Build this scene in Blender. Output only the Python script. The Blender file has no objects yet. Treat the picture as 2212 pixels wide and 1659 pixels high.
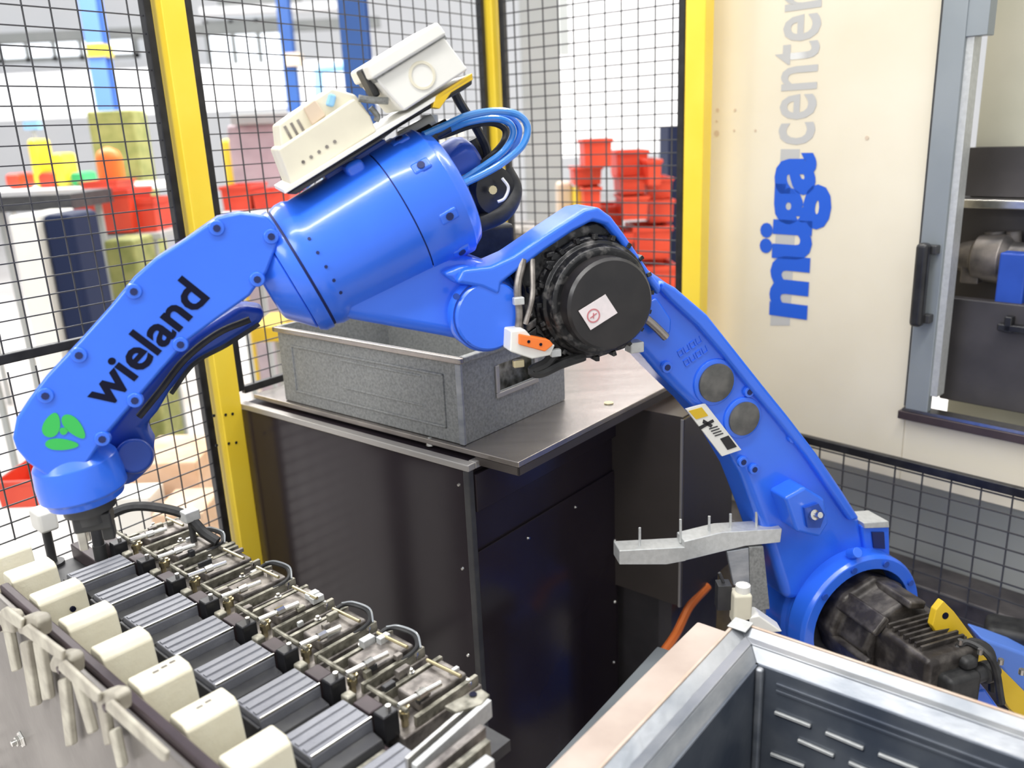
import bpy, bmesh, math, random
from mathutils import Vector as V, Matrix
random.seed(7)
S = bpy.context.scene
COL = S.collection
# ---------------------------------------------------------------- camera (frame 2212 x 1659)
FPX = 1838.0
UP = V((-274, 6171, 1838)).normalized()
FW = (V((0, 0, -1)) - UP * (-UP.z)).normalized()
RT = FW.cross(UP)
CAM = V((0, 0, 1.9))
M3 = Matrix((RT, FW, UP))
cd = bpy.data.cameras.new('camera'); cam = bpy.data.objects.new('camera', cd); COL.objects.link(cam)
cam.matrix_world = Matrix.Translation(CAM) @ M3.to_4x4()
cd.sensor_width = 36; cd.lens = FPX / 2212 * 36; cd.clip_start = .02; cd.clip_end = 200
cd.dof.use_dof = True; cd.dof.focus_distance = 1.72; cd.dof.aperture_fstop = 2.6
S.camera = cam
# ---------------------------------------------------------------- light and exposure
W = bpy.data.worlds.new('world'); S.world = W; W.use_nodes = True
bg_ = W.node_tree.nodes['Background']; bg_.inputs[0].default_value = (.96, .98, 1, 1); bg_.inputs[1].default_value = .80
def area(loc, rot, sx, sy, e, c=(1, .98, .95)):
    l = bpy.data.lights.new('area_light', 'AREA'); l.shape = 'RECTANGLE'; l.size = sx; l.size_y = sy; l.energy = e; l.color = c
    o = bpy.data.objects.new('area_light', l); COL.objects.link(o); o.location = loc; o.rotation_euler = rot
area((-.6, .2, 4.8), (0, math.radians(0), math.radians(20)), 4.5, .14, 120)
area((1.2, 3.2, 5.0), (0, 0, math.radians(20)), 5, .14, 120)
area((-3.5, 8, 5.6), (0, 0, 0), 8, 4, 950)  # broad light added to brighten the far hall
area((4, 9, 5.6), (0, 0, 0), 6, 4, 650)  # second added light, brightens the right of the hall
area((-3.0, -1.2, 3.6), (math.radians(50), 0, math.radians(-50)), 2.2, 1.2, 60, (1, 1, 1))  # added fill from the camera side, no lamp of the hall
S.view_settings.view_transform = 'Standard'; S.view_settings.look = 'None'
S.view_settings.exposure = 0.18; S.view_settings.gamma = 1; S.view_settings.use_curve_mapping = False

# ---------------------------------------------------------------- pixel of the 2212x1659 photograph -> point in the place
def ray(x, y): return M3 @ V((x - 1106, 829.5 - y, -FPX))
def onZ(x, y, z): r = ray(x, y); return CAM + r * ((z - CAM.z) / r.z)
def onY(x, y, Y): r = ray(x, y); return CAM + r * (Y / r.y)
def onP(x, y, p, n): r = ray(x, y); return CAM + r * ((p - CAM).dot(n) / r.dot(n))
Zv = V((0, 0, 1))
# ---------------------------------------------------------------- materials
MATS = {}
def mat(name, col, rough=.5, metal=0., col2=None, scale=20., bump=0., bscale=120., coat=0., emit=0., stretch=None, lo=.35, hi=.65, trans=0., spec=.5):
    m = bpy.data.materials.new(name); m.use_nodes = True; nt = m.node_tree; b = nt.nodes['Principled BSDF']
    b.inputs['Base Color'].default_value = (*col, 1); b.inputs['Roughness'].default_value = rough; b.inputs['Metallic'].default_value = metal
    b.inputs['Coat Weight'].default_value = coat; b.inputs['Coat Roughness'].default_value = .12; b.inputs['Specular IOR Level'].default_value = spec
    if trans: b.inputs['Transmission Weight'].default_value = trans
    tc = nt.nodes.new('ShaderNodeTexCoord'); vec = tc.outputs['Object']
    if stretch:
        mp = nt.nodes.new('ShaderNodeMapping'); mp.inputs['Scale'].default_value = stretch; nt.links.new(vec, mp.inputs[0]); vec = mp.outputs[0]
    if col2:
        n = nt.nodes.new('ShaderNodeTexNoise'); n.inputs['Scale'].default_value = scale; n.inputs['Detail'].default_value = 6
        r = nt.nodes.new('ShaderNodeValToRGB'); r.color_ramp.elements[0].position = lo; r.color_ramp.elements[1].position = hi
        r.color_ramp.elements[0].color = (*col, 1); r.color_ramp.elements[1].color = (*col2, 1)
        nt.links.new(vec, n.inputs[0]); nt.links.new(n.outputs[0], r.inputs[0]); nt.links.new(r.outputs[0], b.inputs['Base Color'])
    if bump:
        n = nt.nodes.new('ShaderNodeTexNoise'); n.inputs['Scale'].default_value = bscale; n.inputs['Detail'].default_value = 4
        u = nt.nodes.new('ShaderNodeBump'); u.inputs['Strength'].default_value = bump; u.inputs['Distance'].default_value = .002
        nt.links.new(vec, n.inputs[0]); nt.links.new(n.outputs[0], u.inputs['Height']); nt.links.new(u.outputs[0], b.inputs['Normal'])
    if emit:
        b.inputs['Emission Color'].default_value = (*col, 1); b.inputs['Emission Strength'].default_value = emit
    MATS[name] = m
    return m
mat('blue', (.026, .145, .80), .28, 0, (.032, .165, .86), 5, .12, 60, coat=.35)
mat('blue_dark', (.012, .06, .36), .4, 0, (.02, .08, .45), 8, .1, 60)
mat('seam', (.005, .015, .1), .6)
mat('ink', (.004, .005, .02), .6, spec=.15)
mat('green_ink', (.05, .47, .10), .5, spec=.2)
mat('yellow', (.95, .67, .04), .35, 0, (.97, .72, .06), 6, .05, 80, coat=.2)
mat('yellow_dull', (.62, .40, .01), .45, 0, (.72, .48, .02), 8)
mat('black', (.008, .008, .01), .35, 0, (.02, .02, .022), 30)
mat('rubber', (.012, .012, .013), .55, 0, (.03, .03, .03), 40, .3, 90)
mat('motor_black', (.010, .010, .011), .34, .2, (.20, .19, .18), 55, .9, 45, lo=.52, hi=.85)
mat('motor_face', (.010, .009, .010), .3, 0, (.018, .016, .016), 20)
mat('motor_brown', (.035, .030, .028), .42, .3, (.15, .135, .12), 30, .8, 50, lo=.42, hi=.8)
mat('wire', (.05, .05, .055), .45)
mat('cream', (.80, .74, .60), .42, 0, (.72, .65, .50), 1.6, .03, 40, coat=.15)
mat('cream_block', (.80, .76, .60), .5, 0, (.74, .69, .53), 25, .2, 200)
mat('cream_dirty', (.56, .53, .43), .55, 0, (.35, .32, .26), 22, .3, 120)
mat('white_box', (.80, .79, .74), .4, 0, (.76, .75, .70), 8)
mat('ivory', (.72, .68, .54), .5, 0, (.66, .62, .50), 15)
mat('grey_block', (.17, .175, .20), .42, .25, (.24, .245, .27), 12, .3, 160, stretch=(1, 1, 1))
mat('grey_dark', (.035, .035, .040), .45, .2, (.06, .06, .06), 20)
mat('cabinet', (.022, .016, .020), .16, 0, (.028, .022, .026), 3, .03, 12, spec=.22)
mat('cab_brown', (.065, .055, .05), .4, .3, (.085, .072, .065), 3)
mat('plate', (.34, .31, .29), .26, .85, (.44, .40, .37), 3, .15, 70, stretch=(1, 6, 1))
mat('rim', (.42, .40, .38), .4, .6)
mat('galv', (.20, .205, .20), .5, .3, (.30, .305, .295), 160, .25, 260)
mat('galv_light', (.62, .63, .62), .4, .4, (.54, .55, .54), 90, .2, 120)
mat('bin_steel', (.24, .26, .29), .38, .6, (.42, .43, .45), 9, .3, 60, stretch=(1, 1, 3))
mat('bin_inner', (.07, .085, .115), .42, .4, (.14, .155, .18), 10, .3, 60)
mat('bin_edge', (.55, .40, .30), .5, .3, (.62, .52, .44), 20)
mat('beige_out', (.40, .32, .27), .6, 0, (.52, .43, .37), 7)
mat('steel', (.62, .61, .58), .25, 1., (.75, .74, .70), 60)
mat('brass', (.62, .54, .34), .3, .9)
mat('taupe', (.13, .115, .105), .42, .5, (.33, .30, .27), 45, .3, 90)
mat('olive_steel', (.10, .095, .07), .42, .5, (.40, .38, .31), 45, .4, 100)
mat('side_plate', (.17, .155, .14), .4, .4, (.26, .24, .22), 5, .2, 60)
mat('dark_rail', (.045, .032, .035), .45, .2, (.07, .05, .055), 12)
mat('door_grey', (.25, .28, .30), .4, .3, (.30, .33, .35), 3)
mat('text_grey', (.48, .48, .47), .5)
mat('text_blue', (.010, .10, .60), .4)
mat('inside_light', (.55, .54, .46), .5, 0, (.48, .48, .40), 3)
mat('inside_dark', (.045, .042, .046), .45, .2, (.07, .065, .07), 6)
mat('inside_part', (.09, .085, .085), .4, .5, (.26, .23, .21), 14)
mat('sticker', (.80, .72, .72), .5, 0, (.72, .66, .66), 60)
mat('sticker_red', (.55, .18, .20), .5)
mat('orange', (.88, .20, .03), .45)
mat('orange_dark', (.5, .12, .02), .5)
mat('hose_blue', (.02, .16, .62), .15, 0, (.03, .22, .72), 10, coat=.8)
mat('hose_pale', (.05, .25, .66), .12, coat=1.)
mat('hose_glint', (.55, .58, .6), .08, coat=1., trans=.4)
mat('disc', (.10, .10, .095), .45, .4, (.17, .165, .155), 30)
mat('red', (.62, .045, .02), .4, 0, (.72, .07, .03), 5)
mat('red_dark', (.45, .03, .02), .5)
mat('blue_col', (.015, .07, .26), .5, 0, (.02, .09, .32), 2)
mat('blue_mid', (.10, .22, .68), .5)
mat('blue_light', (.25, .5, .8), .5)
mat('navy', (.010, .018, .055), .6, spec=.2)
mat('wall_w', (.92, .92, .93), .7, 0, (.88, .89, .91), .7)
mat('wall_g', (.36, .38, .37), .7, 0, (.42, .43, .42), 2)
mat('floor', (.62, .58, .56), .3, 0, (.74, .71, .69), .8, .05, 8)
mat('floor_dark', (.05, .045, .05), .45, .1, (.10, .09, .09), 14, .4, 40)
mat('mauve', (.42, .34, .37), .7, 0, (.50, .41, .44), 9)
mat('olive', (.20, .22, .06), .7, 0, (.30, .30, .10), 12)
mat('carton', (.68, .42, .24), .7, 0, (.80, .58, .42), 6)
mat('lampmat', (1, 1, 1), .5, emit=4.)
mat('pane', (.9, .95, 1.), .1, emit=1.3)
mat('green', (.03, .35, .10), .5)
mat('tan', (.62, .50, .38), .6)

# ---------------------------------------------------------------- geometry collector
class G:
    def __init__(s): s.v = []; s.f = []
    def _add(s, vs, fs):
        n = len(s.v); s.v += [V(p) for p in vs]; s.f += [[i + n for i in f] for f in fs]; return s
    def hexa(s, b, t):      # two quads bottom and top, any corners
        return s._add(list(b) + list(t), [(3, 2, 1, 0), (4, 5, 6, 7), (0, 1, 5, 4), (1, 2, 6, 5), (2, 3, 7, 6), (3, 0, 4, 7)])
    def box(s, o, ax, ay, az):   # corner o and three edge vectors
        o, ax, ay, az = V(o), V(ax), V(ay), V(az)
        return s.hexa([o, o + ax, o + ax + ay, o + ay], [o + az, o + ax + az, o + ax + ay + az, o + ay + az])
    def cbox(s, c, ax, ay, az, sx, sy, sz):
        ax, ay, az = V(ax).normalized() * sx, V(ay).normalized() * sy, V(az).normalized() * sz
        return s.box(V(c) - (ax + ay + az) / 2, ax, ay, az)
    def prism(s, pts, ext):
        n = len(pts); ext = V(ext)
        return s._add(list(pts) + [V(p) + ext for p in pts], [list(range(n))[::-1], list(range(n, 2 * n))] + [(i, (i + 1) % n, (i + 1) % n + n, i + n) for i in range(n)])
    def loft(s, A, B):      # two outlines with equal count
        n = len(A)
        return s._add(list(A) + list(B), [list(range(n))[::-1], list(range(n, 2 * n))] + [(i, (i + 1) % n, (i + 1) % n + n, i + n) for i in range(n)])
    def lathe(s, o, axis, prof, n=32, cap=True, sq=1.):
        axis = V(axis).normalized(); u = axis.orthogonal().normalized(); w = axis.cross(u); o = V(o)
        vs = []; fs = []
        for (t, r) in prof:
            for i in range(n):
                a = 2 * math.pi * i / n; vs.append(o + axis * t + u * (r * math.cos(a)) + w * (r * math.sin(a) * sq))
        m = len(prof)
        for j in range(m - 1):
            for i in range(n):
                k = (i + 1) % n; fs.append((j * n + i, j * n + k, (j + 1) * n + k, (j + 1) * n + i))
        if cap: fs.append(list(range(n))[::-1]); fs.append([(m - 1) * n + i for i in range(n)])
        return s._add(vs, fs)
    def cyl(s, a, b, r, r2=None, n=16):
        a, b = V(a), V(b); d = b - a
        return s.lathe(a, d, [(0, r), (d.length, r if r2 is None else r2)], n)
    def tube(s, pts, r, n=8, sub=6):
        P = [V(p) for p in pts]; Q = []
        if len(P) > 2:
            E = [P[0] * 2 - P[1]] + P + [P[-1] * 2 - P[-2]]
            for i in range(1, len(E) - 2):
                for k in range(sub):
                    t = k / sub; a, b, c, d = E[i - 1:i + 3]
                    Q.append(.5 * ((2 * b) + (c - a) * t + (2 * a - 5 * b + 4 * c - d) * t * t + (3 * b - a - 3 * c + d) * t ** 3))
            Q.append(P[-1])
        else: Q = P
        vs = []; fs = []; u = (Q[1] - Q[0]).orthogonal().normalized()
        for i, q in enumerate(Q):
            d = (Q[min(i + 1, len(Q) - 1)] - Q[max(i - 1, 0)]).normalized()
            u = (u - d * u.dot(d)).normalized(); w = d.cross(u)
            for k in range(n):
                a = 2 * math.pi * k / n; vs.append(q + u * r * math.cos(a) + w * r * math.sin(a))
        for j in range(len(Q) - 1):
            for i in range(n):
                k = (i + 1) % n; fs.append((j * n + i, j * n + k, (j + 1) * n + k, (j + 1) * n + i))
        fs.append(list(range(n))[::-1]); fs.append([(len(Q) - 1) * n + i for i in range(n)])
        return s._add(vs, fs)
ORG = {}
def add(name, g, m, parent=None, bev=0., seg=2, ang=35, label=None, sub=0):
    if parent is None:
        lo = V((min(p.x for p in g.v), min(p.y for p in g.v), min(p.z for p in g.v))); hi = V((max(p.x for p in g.v), max(p.y for p in g.v), max(p.z for p in g.v)))
        org = V(((lo.x + hi.x) / 2, (lo.y + hi.y) / 2, lo.z))
    else: org = ORG[parent.name]
    me = bpy.data.meshes.new(name); me.from_pydata([tuple(p - org) for p in g.v], [], [tuple(f) for f in g.f]); me.validate()
    bm = bmesh.new(); bm.from_mesh(me); bmesh.ops.recalc_face_normals(bm, faces=bm.faces)
    for f in bm.faces: f.smooth = True
    lim = math.radians(ang)
    for e in bm.edges:
        if len(e.link_faces) == 2 and e.calc_face_angle(0) > lim: e.smooth = False
    bm.to_mesh(me); bm.free()
    me.materials.append(MATS[m]); o = bpy.data.objects.new(name, me); COL.objects.link(o)
    if parent is None: o.location = org
    else: o.parent = parent
    ORG[o.name] = org
    if bev:
        b = o.modifiers.new('bevel', 'BEVEL'); b.width = bev; b.segments = seg; b.limit_method = 'ANGLE'; b.angle_limit = math.radians(30); b.harden_normals = True
    if label: o['label'] = label
    return o
def thing(name, label, cat, loc, group=None):
    o = bpy.data.objects.new(name, None); COL.objects.link(o); o.location = loc; o.empty_display_size = .1
    o['label'] = label; o['category'] = cat
    if group: o['group'] = group
    ORG[o.name] = V(loc); return o
def tag(o, label, cat, group=None):
    o['label'] = label; o['category'] = cat
    if group: o['group'] = group
    return o
def struct(name, g, m, **k):
    o = add(name, g, m, **k); o['kind'] = 'structure'; return o
def text(name, s, o, xd, yd, length, height, m, parent, bold=0., thick=.0008, nrm=None, label=None, space=1.):
    cu = bpy.data.curves.new(name, 'FONT'); cu.body = s; cu.offset = bold; cu.resolution_u = 3; cu.space_character = space
    t = bpy.data.objects.new(name, cu); COL.objects.link(t)
    dg = bpy.context.evaluated_depsgraph_get(); dg.update(); me = bpy.data.meshes.new_from_object(t.evaluated_get(dg))
    bpy.data.objects.remove(t)
    xs = [v.co.x for v in me.vertices]; ys = [v.co.y for v in me.vertices]
    x0, x1 = min(xs), max(xs); xh = .52
    org = ORG[parent.name]; xd, yd = V(xd).normalized(), V(yd).normalized(); n = V(nrm)
    for v in me.vertices:
        p = V(o) + xd * ((v.co.x - x0) / (x1 - x0) * length) + yd * (v.co.y / xh * height) + n * thick
        v.co = p - org
    me.materials.append(MATS[m]); ob = bpy.data.objects.new(name, me); COL.objects.link(ob); ob.parent = parent; ORG[ob.name] = org
    if label: ob['label'] = label
    return ob

# ================================================================ SETTING
g = G(); g.box((-30, -4, -.1), (60, 0, 0), (0, 50, 0), (0, 0, .1)); struct('floor', g, 'floor')
g = G(); g.box((-30, 26, 0), (60, 0, 0), (0, .3, 0), (0, 0, 9)); wb = struct('wall_back', g, 'wall_w')
g = G(); g.box((-19, 6, 0), (.3, 0, 0), (0, 20, 0), (0, 0, 9)); struct('wall_left', g, 'wall_w')
# high window band and crane beams of the hall, far behind the fence
def bgbox(x0, y0, x1, y1, Y, dep):
    a = onY(x0, y1, Y); b = onY(x1, y1, Y); t = onY((x0 + x1) / 2, y0, Y)
    bb = onY((x0 + x1) / 2, y1, Y)
    g = G(); w = (b - a).length; c = (a + b) / 2
    g.box((c.x - w / 2, Y, bb.z), (w, 0, 0), (0, dep, 0), (0, 0, t.z - bb.z)); return g
def windowband(name, x0, y0, x1, y1, Y, nx):
    gg = bgbox(x0, y0, x1, y1, Y, .12); o = gg.v[0]; w = (gg.v[1] - gg.v[0]).length; h = (gg.v[4] - gg.v[0]).length
    fr = G(); t = .12
    fr.box(o, (w, 0, 0), (0, .15, 0), (0, 0, t)); fr.box(o + V((0, 0, h - t)), (w, 0, 0), (0, .15, 0), (0, 0, t))
    for i in range(nx + 1): fr.box(o + V((i * (w - t) / nx, 0, 0)), (t, 0, 0), (0, .15, 0), (0, 0, h))
    w_ = struct(name, fr, 'wall_g')
    for i in range(nx):
        p = G(); p.box(o + V((i * (w - t) / nx + t, .05, t)), ((w - t) / nx - t, 0, 0), (0, .03, 0), (0, 0, h - 2 * t)); add('pane', p, 'pane', w_)
windowband('window_1', -60, 78, 300, 132, 25.6, 6)
windowband('window_2', 452, 40, 625, 150, 25.6, 3)

# ================================================================ FENCE
FA = V((.595, .804, 0)); FB = V((.804, -.595, 0))     # left run goes away to the right, then turns towards the machine
FN = V((.804, -.595, 0))
F0 = V((-.70, 2.33, 0))
def fpt(x, y, z=None):
    return onP(x, y, F0, FN)
def onLine(u_px, y_px):
    p = fpt(u_px, y_px); return V((p.x, p.y, 0))
P1 = onLine(400, 300); P2 = onLine(1068, 250); P3o = None
n2 = V((.595, .804, 0))
p3 = onP(1508, 250, P2, n2); P3 = V((p3.x, p3.y, 0))
PW = .065
def post(c, label, holes=()):
    t = thing('fence_post', label, 'post', c)
    g = G(); g.cbox(c + V((0, 0, 1.5)), FA, FB, Zv, PW, PW, 3.0); add('pole', g, 'yellow', t, bev=.004)
    g = G(); g.cbox(c + V((0, 0, .005)), FA, FB, Zv, .14, .14, .01); add('base_plate', g, 'yellow', t)
    for (x, y) in holes:
        q = onP(x, y, c + FN * (PW / 2) if False else c - V((-FN.x, -FN.y, 0)) * PW / 2, FN)
        g = G(); g.cyl(q - FN * .002, q + FN * .0015, .004, n=10); add('hole', g, 'black', t)
    return t
nf = -FN
post(P1, 'yellow steel fence post left of the robot barrel, punched with two rows of small holes', [(462, 898), (487, 896), (502, 894), (468, 962), (494, 958), (510, 956)])
post(P2, 'narrow yellow fence post seen behind the blue hose loops')
post(P3, 'yellow fence post standing against the cream machine')
def panel(a, b, z0, z1, rails, label, dw=.06, dh=.04, wr=.0014, fr=.022, side=(True, True), zoff=0.):
    d = (b - a); L = d.length; d = d.normalized(); nn = d.cross(Zv)
    t = thing('mesh_panel', label, 'fence', (a + b) / 2 + Zv * z0)
    for k, p in enumerate((a + d * fr / 2, b - d * fr / 2)):
        if side[k]:
            g = G(); g.cbox(p + Zv * (z0 + z1) / 2, d, nn, Zv, fr, fr, z1 - z0); add('frame_tube', g, 'black', t, bev=.003)
    for z in rails:
        g = G(); g.cbox((a + b) / 2 + Zv * z, d, nn, Zv, L - 2 * fr, fr * .8, fr); add('frame_rail', g, 'black', t, bev=.003)
    g = G(); n = int(L / dw)
    for i in range(1, n + 1):
        p = a + d * (i * dw)
        if (p - b).length < fr: continue
        g.cbox(p + Zv * (z0 + z1) / 2, d, nn, Zv, wr * 2, wr * 2, z1 - z0)
    m = int((z1 - z0) / dh)
    for j in range(m + 1):
        g.cbox((a + b) / 2 + Zv * (z0 + zoff + j * dh) + nn * wr * 2, d, nn, Zv, L, wr * 2, wr * 2)
    w = add('wire_mesh', g, 'wire', t); w['kind'] = 'stuff'
    return t
gp = PW / 2 + .012
zr1 = fpt(100, 755).z
zr2 = fpt(575, 826).z
A0 = P1 - FA * 1.6
panel(A0, P1 - FA * gp, zr1, 2.75, [zr1], 'large black wire mesh panel at the left edge, above the wieland arm')
panel(A0, P1 - FA * gp, .15, zr1 - .03, [.16], 'lower wire mesh panel behind the green leaf mark, down to the cartons')
panel(P1 + FA * gp, P2 - FA * gp, zr2, 2.75, [zr2], 'wire mesh panel between the two left yellow posts behind the robot')
P3n = P3 - FB * (gp + .0)
panel(P2 + FB * gp, P3n, 1.0, 2.75, [1.27, 1.0], 'wire mesh panel in front of the stacked red crates', zoff=.01, wr=.0019)

# ================================================================ MACHINING CENTRE (cream)
MD = V((.669, -.743, 0)); MN = V((-.743, -.669, 0))        # along the front, and out towards the robot
MO = onY(1547, 300, 2.86); MO = V((MO.x, MO.y, 0))
def mp(x, y, d=0.): return onP(x, y, MO + MN * d, MN)
mc = thing('machining_centre', 'large cream machining centre with grey sliding door and blue lettering', 'machine', MO + MD * .9)
zb = mp(1900, 1025).z
def mcoord(p): return (p - MO).dot(MD)
u_door = mcoord(mp(2035, 200)); ztop = 2.9
zwin = mp(1975, 888).z
uleft = mcoord(mp(1528, 300)); uend = 3.0
def mbox(u0, u1, z0, z1, d0, d1):
    g = G(); g.box(MO + MD * u0 + MN * d0 + Zv * z0, MD * (u1 - u0), MN * (d1 - d0), Zv * (z1 - z0)); return g
# front sheet left of the door, and below the window
ud0 = mcoord(mp(1958, 870)); 
add('front_panel', mbox(uleft, ud0, zb, ztop, -.05, 0), 'cream', mc, bev=.004)
add('sill_panel', mbox(ud0, uend, zb, zwin, -.05, 0), 'cream', mc, bev=.004)
add('side_panel', mbox(uleft, uleft + .05, 0.02, ztop, -1.6, -.05), 'cream', mc)
add('plinth', mbox(uleft + .05, uend, 0.0, zb, -.2, -.12), 'wall_g', mc)
add('floor_tray', mbox(uleft + .05, uend, 0.0, zb - .30, -.12, .04), 'floor_dark', mc, bev=.01)
# door: grey stile with flange strip
u0 = mcoord(mp(1975, 800)); u1 = mcoord(mp(2025, 800))
ua, ub = mcoord(mp(1972, 700, .03)), mcoord(mp(2022, 700, .03))
st = add('door', mbox(ua, ub, zwin + .012, ztop, .0, .03), 'door_grey', mc, bev=.003)
add('door_edge', mbox(ub - .002, ub + .018, zwin + .06, ztop, -.03, .018), 'galv_light', st)
add('door_lip', mbox(ud0 - .004, ua, zwin + .012, ztop, -.01, .006), 'grey_dark', st)
add('door_bracket', mbox(ub - .004, ub + .05, mp(2100, 80).z, ztop, -.02, .026), 'door_grey', st, bev=.002)
# handle
ha, hb = mp(2000, 525, .07), mp(1975, 705, .07); hu = mcoord(mp(1988, 610, .07))
g = mbox(hu - .017, hu + .017, hb.z, ha.z, .05, .085)
h = add('door_handle', g, 'black', st, bev=.012, seg=3)
for z in (ha.z - .02, hb.z + .02): add('handle_foot', mbox(hu - .01, hu + .028, z - .012, z + .012, .0, .055), 'grey_dark', h, bev=.003)
# window sill rails
add('sill_rail', mbox(ud0 - .01, uend, zwin - .022, zwin + .002, -.02, .03), 'dark_rail', mc, bev=.002)
add('sill_strip', mbox(ud0, uend, zwin + .003, zwin + .012, -.02, .025), 'steel', mc)
# inside of the opening
dI = -.32
add('inner_back_wall', mbox(ud0, uend, zwin - .3, ztop, dI - .05, dI), 'inside_light', mc)
zi1, zi2 = mp(2150, 318, dI + .05).z, mp(2150, 425, dI + .05).z
add('inner_dark_panel', mbox(ub - .3, uend, zi2, zi1, dI, dI + .05), 'inside_dark', mc)
add('inner_sill', mbox(ub - .3, uend, mp(2150, 452, dI + .12).z, mp(2150, 432, dI + .12).z, dI, dI + .12), 'steel', mc, bev=.004)
add('inner_lower_wall', mbox(ub - .3, uend, mp(2150, 650, dI + .04).z - .2, zi2 - .03, dI, dI + .04), 'inside_dark', mc)
add('apron', mbox(ub - .02, uend, zwin + .02, mp(2120, 650, -.1).z, -.14, -.10), 'inside_dark', mc, bev=.004)
g = G(); c = mp(2170, 560, -.22); g.lathe(c, MD, [(-.12, .04), (-.08, .05), (-.07, .065), (0, .07), (.02, .05), (.3, .05)], 24); add('chuck', g, 'inside_part', mc, bev=.003)
g = G(); c = mp(2105, 590, -.22); g.cbox(c, MD, MN, Zv, .05, .08, .05); g.cbox(mp(2105, 560, -.24), MD, MN, Zv, .12, .05, .02); add('chuck_jaw', g, 'inside_part', mc, bev=.004)
g = G(); g.cbox(mp(2190, 600, -.14), MD, MN, Zv, .07, .05, .14); add('tool_block', g, 'blue_dark', mc, bev=.006)
g = G(); g.cyl(mp(2190, 500, -.25), mp(2190, 560, -.25), .02); g.cyl(mp(2150, 500, -.25), mp(2150, 550, -.25), .028); add('coolant_pipe', g, 'inside_part', mc)
g = G(); g.cbox(mp(2200, 710, -.09), MD, MN, Zv, .10, .03, .02); g.cbox(mp(2180, 700, -.09), MD, MN, Zv, .02, .03, .045); add('apron_latch', g, 'black', mc, bev=.004)
# lettering, reading upwards
tx = lambda x, y: mp(x, y, .0)
a, b = tx(1737, 690), tx(1757, 330)
up = (b - a); L = up.length
vh = -MD
hx = (mp(1735, 600) - mp(1655, 600)).length
gs = G(); q = [mp(1664, 703, .0), mp(1706, 703, .0), mp(1728, 322, .0), mp(1687, 322, .0)]
gs.prism(q, MN * .0010); add('lettering', gs, 'text_grey', mc, label='grey strip under the blue word')
text('lettering', 'müga', a, Zv, vh, up.z, hx, 'text_blue', mc, bold=.042, thick=.0022, nrm=MN, label='blue word muega with dots, reading upwards', space=.86)
a2, b2 = tx(1756, 312), tx(1777, -62)
text('lettering', 'center', a2, Zv, vh, (b2 - a2).z * .93, hx * .98, 'text_grey', mc, bold=.012, thick=.0012, nrm=MN, label='grey word center, reading upwards')
for (x, y, r) in [(1550, 238, .006), (1588, 238, .005), (1548, 288, .010), (1586, 282, .004), (1632, 282, .004), (1873, 298, .006), (1548, 262, .004)]:
    g = G(); p = mp(x, y); g.cyl(p, p + MN * .0015, r, n=8); add('rust_spot', g, 'tan', mc)
# low guard mesh in front of the machine base
q0, q1 = mp(1700, 940, .08), mp(2300, 1085, .08)
zr = mp(1900, 988, .08).z
a = V((q0.x, q0.y, 0)); b = V((q1.x, q1.y, 0))
panel(a - MD * .12, b, zr - .42, zr, [zr], 'low black wire mesh guard along the foot of the cream machine', side=(False, False), zoff=.0, fr=.026, wr=.0019, dw=.078, dh=.05)

# ================================================================ DARK CABINET with steel top
CA = V((math.sin(math.radians(39.4)), math.cos(math.radians(39.4)), 0)); CB = V((-CA.y, CA.x, 0))
ZC = 1.215
c0 = onZ(1010, 1000, ZC); c1 = onZ(540, 868, ZC); c2 = onZ(1335, 884, ZC)
lw = (c1 - c0).dot(CB) + .022; lr = (onP(1335, 1100, V((c0.x, c0.y, 0)), CB) - c0).dot(CA)
cab = thing('machine_cabinet', 'dark glossy sheet metal cabinet under the grey tub', 'cabinet', V((c0.x, c0.y, 0)) + CA * lr / 2 + CB * lw / 2)
B0 = V((c0.x, c0.y, 0))
def cbox(a0, a1, b0, b1, z0, z1): 
    g = G(); g.box(B0 + CA * a0 + CB * b0 + Zv * z0, CA * (a1 - a0), CB * (b1 - b0), Zv * (z1 - z0)); return g
add('body', cbox(.003, lr, .003, lw, 0, ZC - .004), 'cabinet', cab, bev=.003)
add('left_panel', cbox(-.004, .002, .012, lw, .05, ZC - .02), 'cabinet', cab)
add('right_panel', cbox(.012, lr - .01, -.004, .002, .05, ZC - .22), 'cabinet', cab, bev=.002)
add('upper_strip', cbox(.012, lr - .01, -.010, .002, ZC - .12, ZC - .03), 'cabinet', cab, bev=.002)
add('corner_post', cbox(-.007, .010, -.007, .010, .03, ZC - .01), 'grey_dark', cab, bev=.002)
add('top_rim', cbox(-.012, .012, -.012, lw, ZC - .016, ZC), 'rim', cab, bev=.003)
add('top_rim', cbox(.012, lr, -.012, .01, ZC - .016, ZC), 'rim', cab, bev=.003)
Cpl = B0 + V((0, 0, 0))
for (x, y) in [(992, 1047), (1000, 1228), (1012, 1415)]:
    p = onP(x, y, B0 - CA * .004, CA); g = G(); g.cyl(p, p - CA * .004, .0045, .003, 10); add('screw', g, 'steel', cab)
for (x, y) in [(1243, 1095), (1141, 1162), (1328, 1168), (1328, 1300), (1326, 1430)]:
    p = onP(x, y, B0 - CB * .004, CB); g = G(); g.cyl(p, p - CB * .004, .0045, .003, 10); add('screw', g, 'steel', cab)
g = G(); p = onZ(930, 962, ZC); g.cyl(p, p + Zv * .014, .011, .009, 12); g.cyl(p + Zv * .014, p + Zv * .02, .006, n=8); add('latch_knob', g, 'steel', cab, bev=.001)
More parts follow.
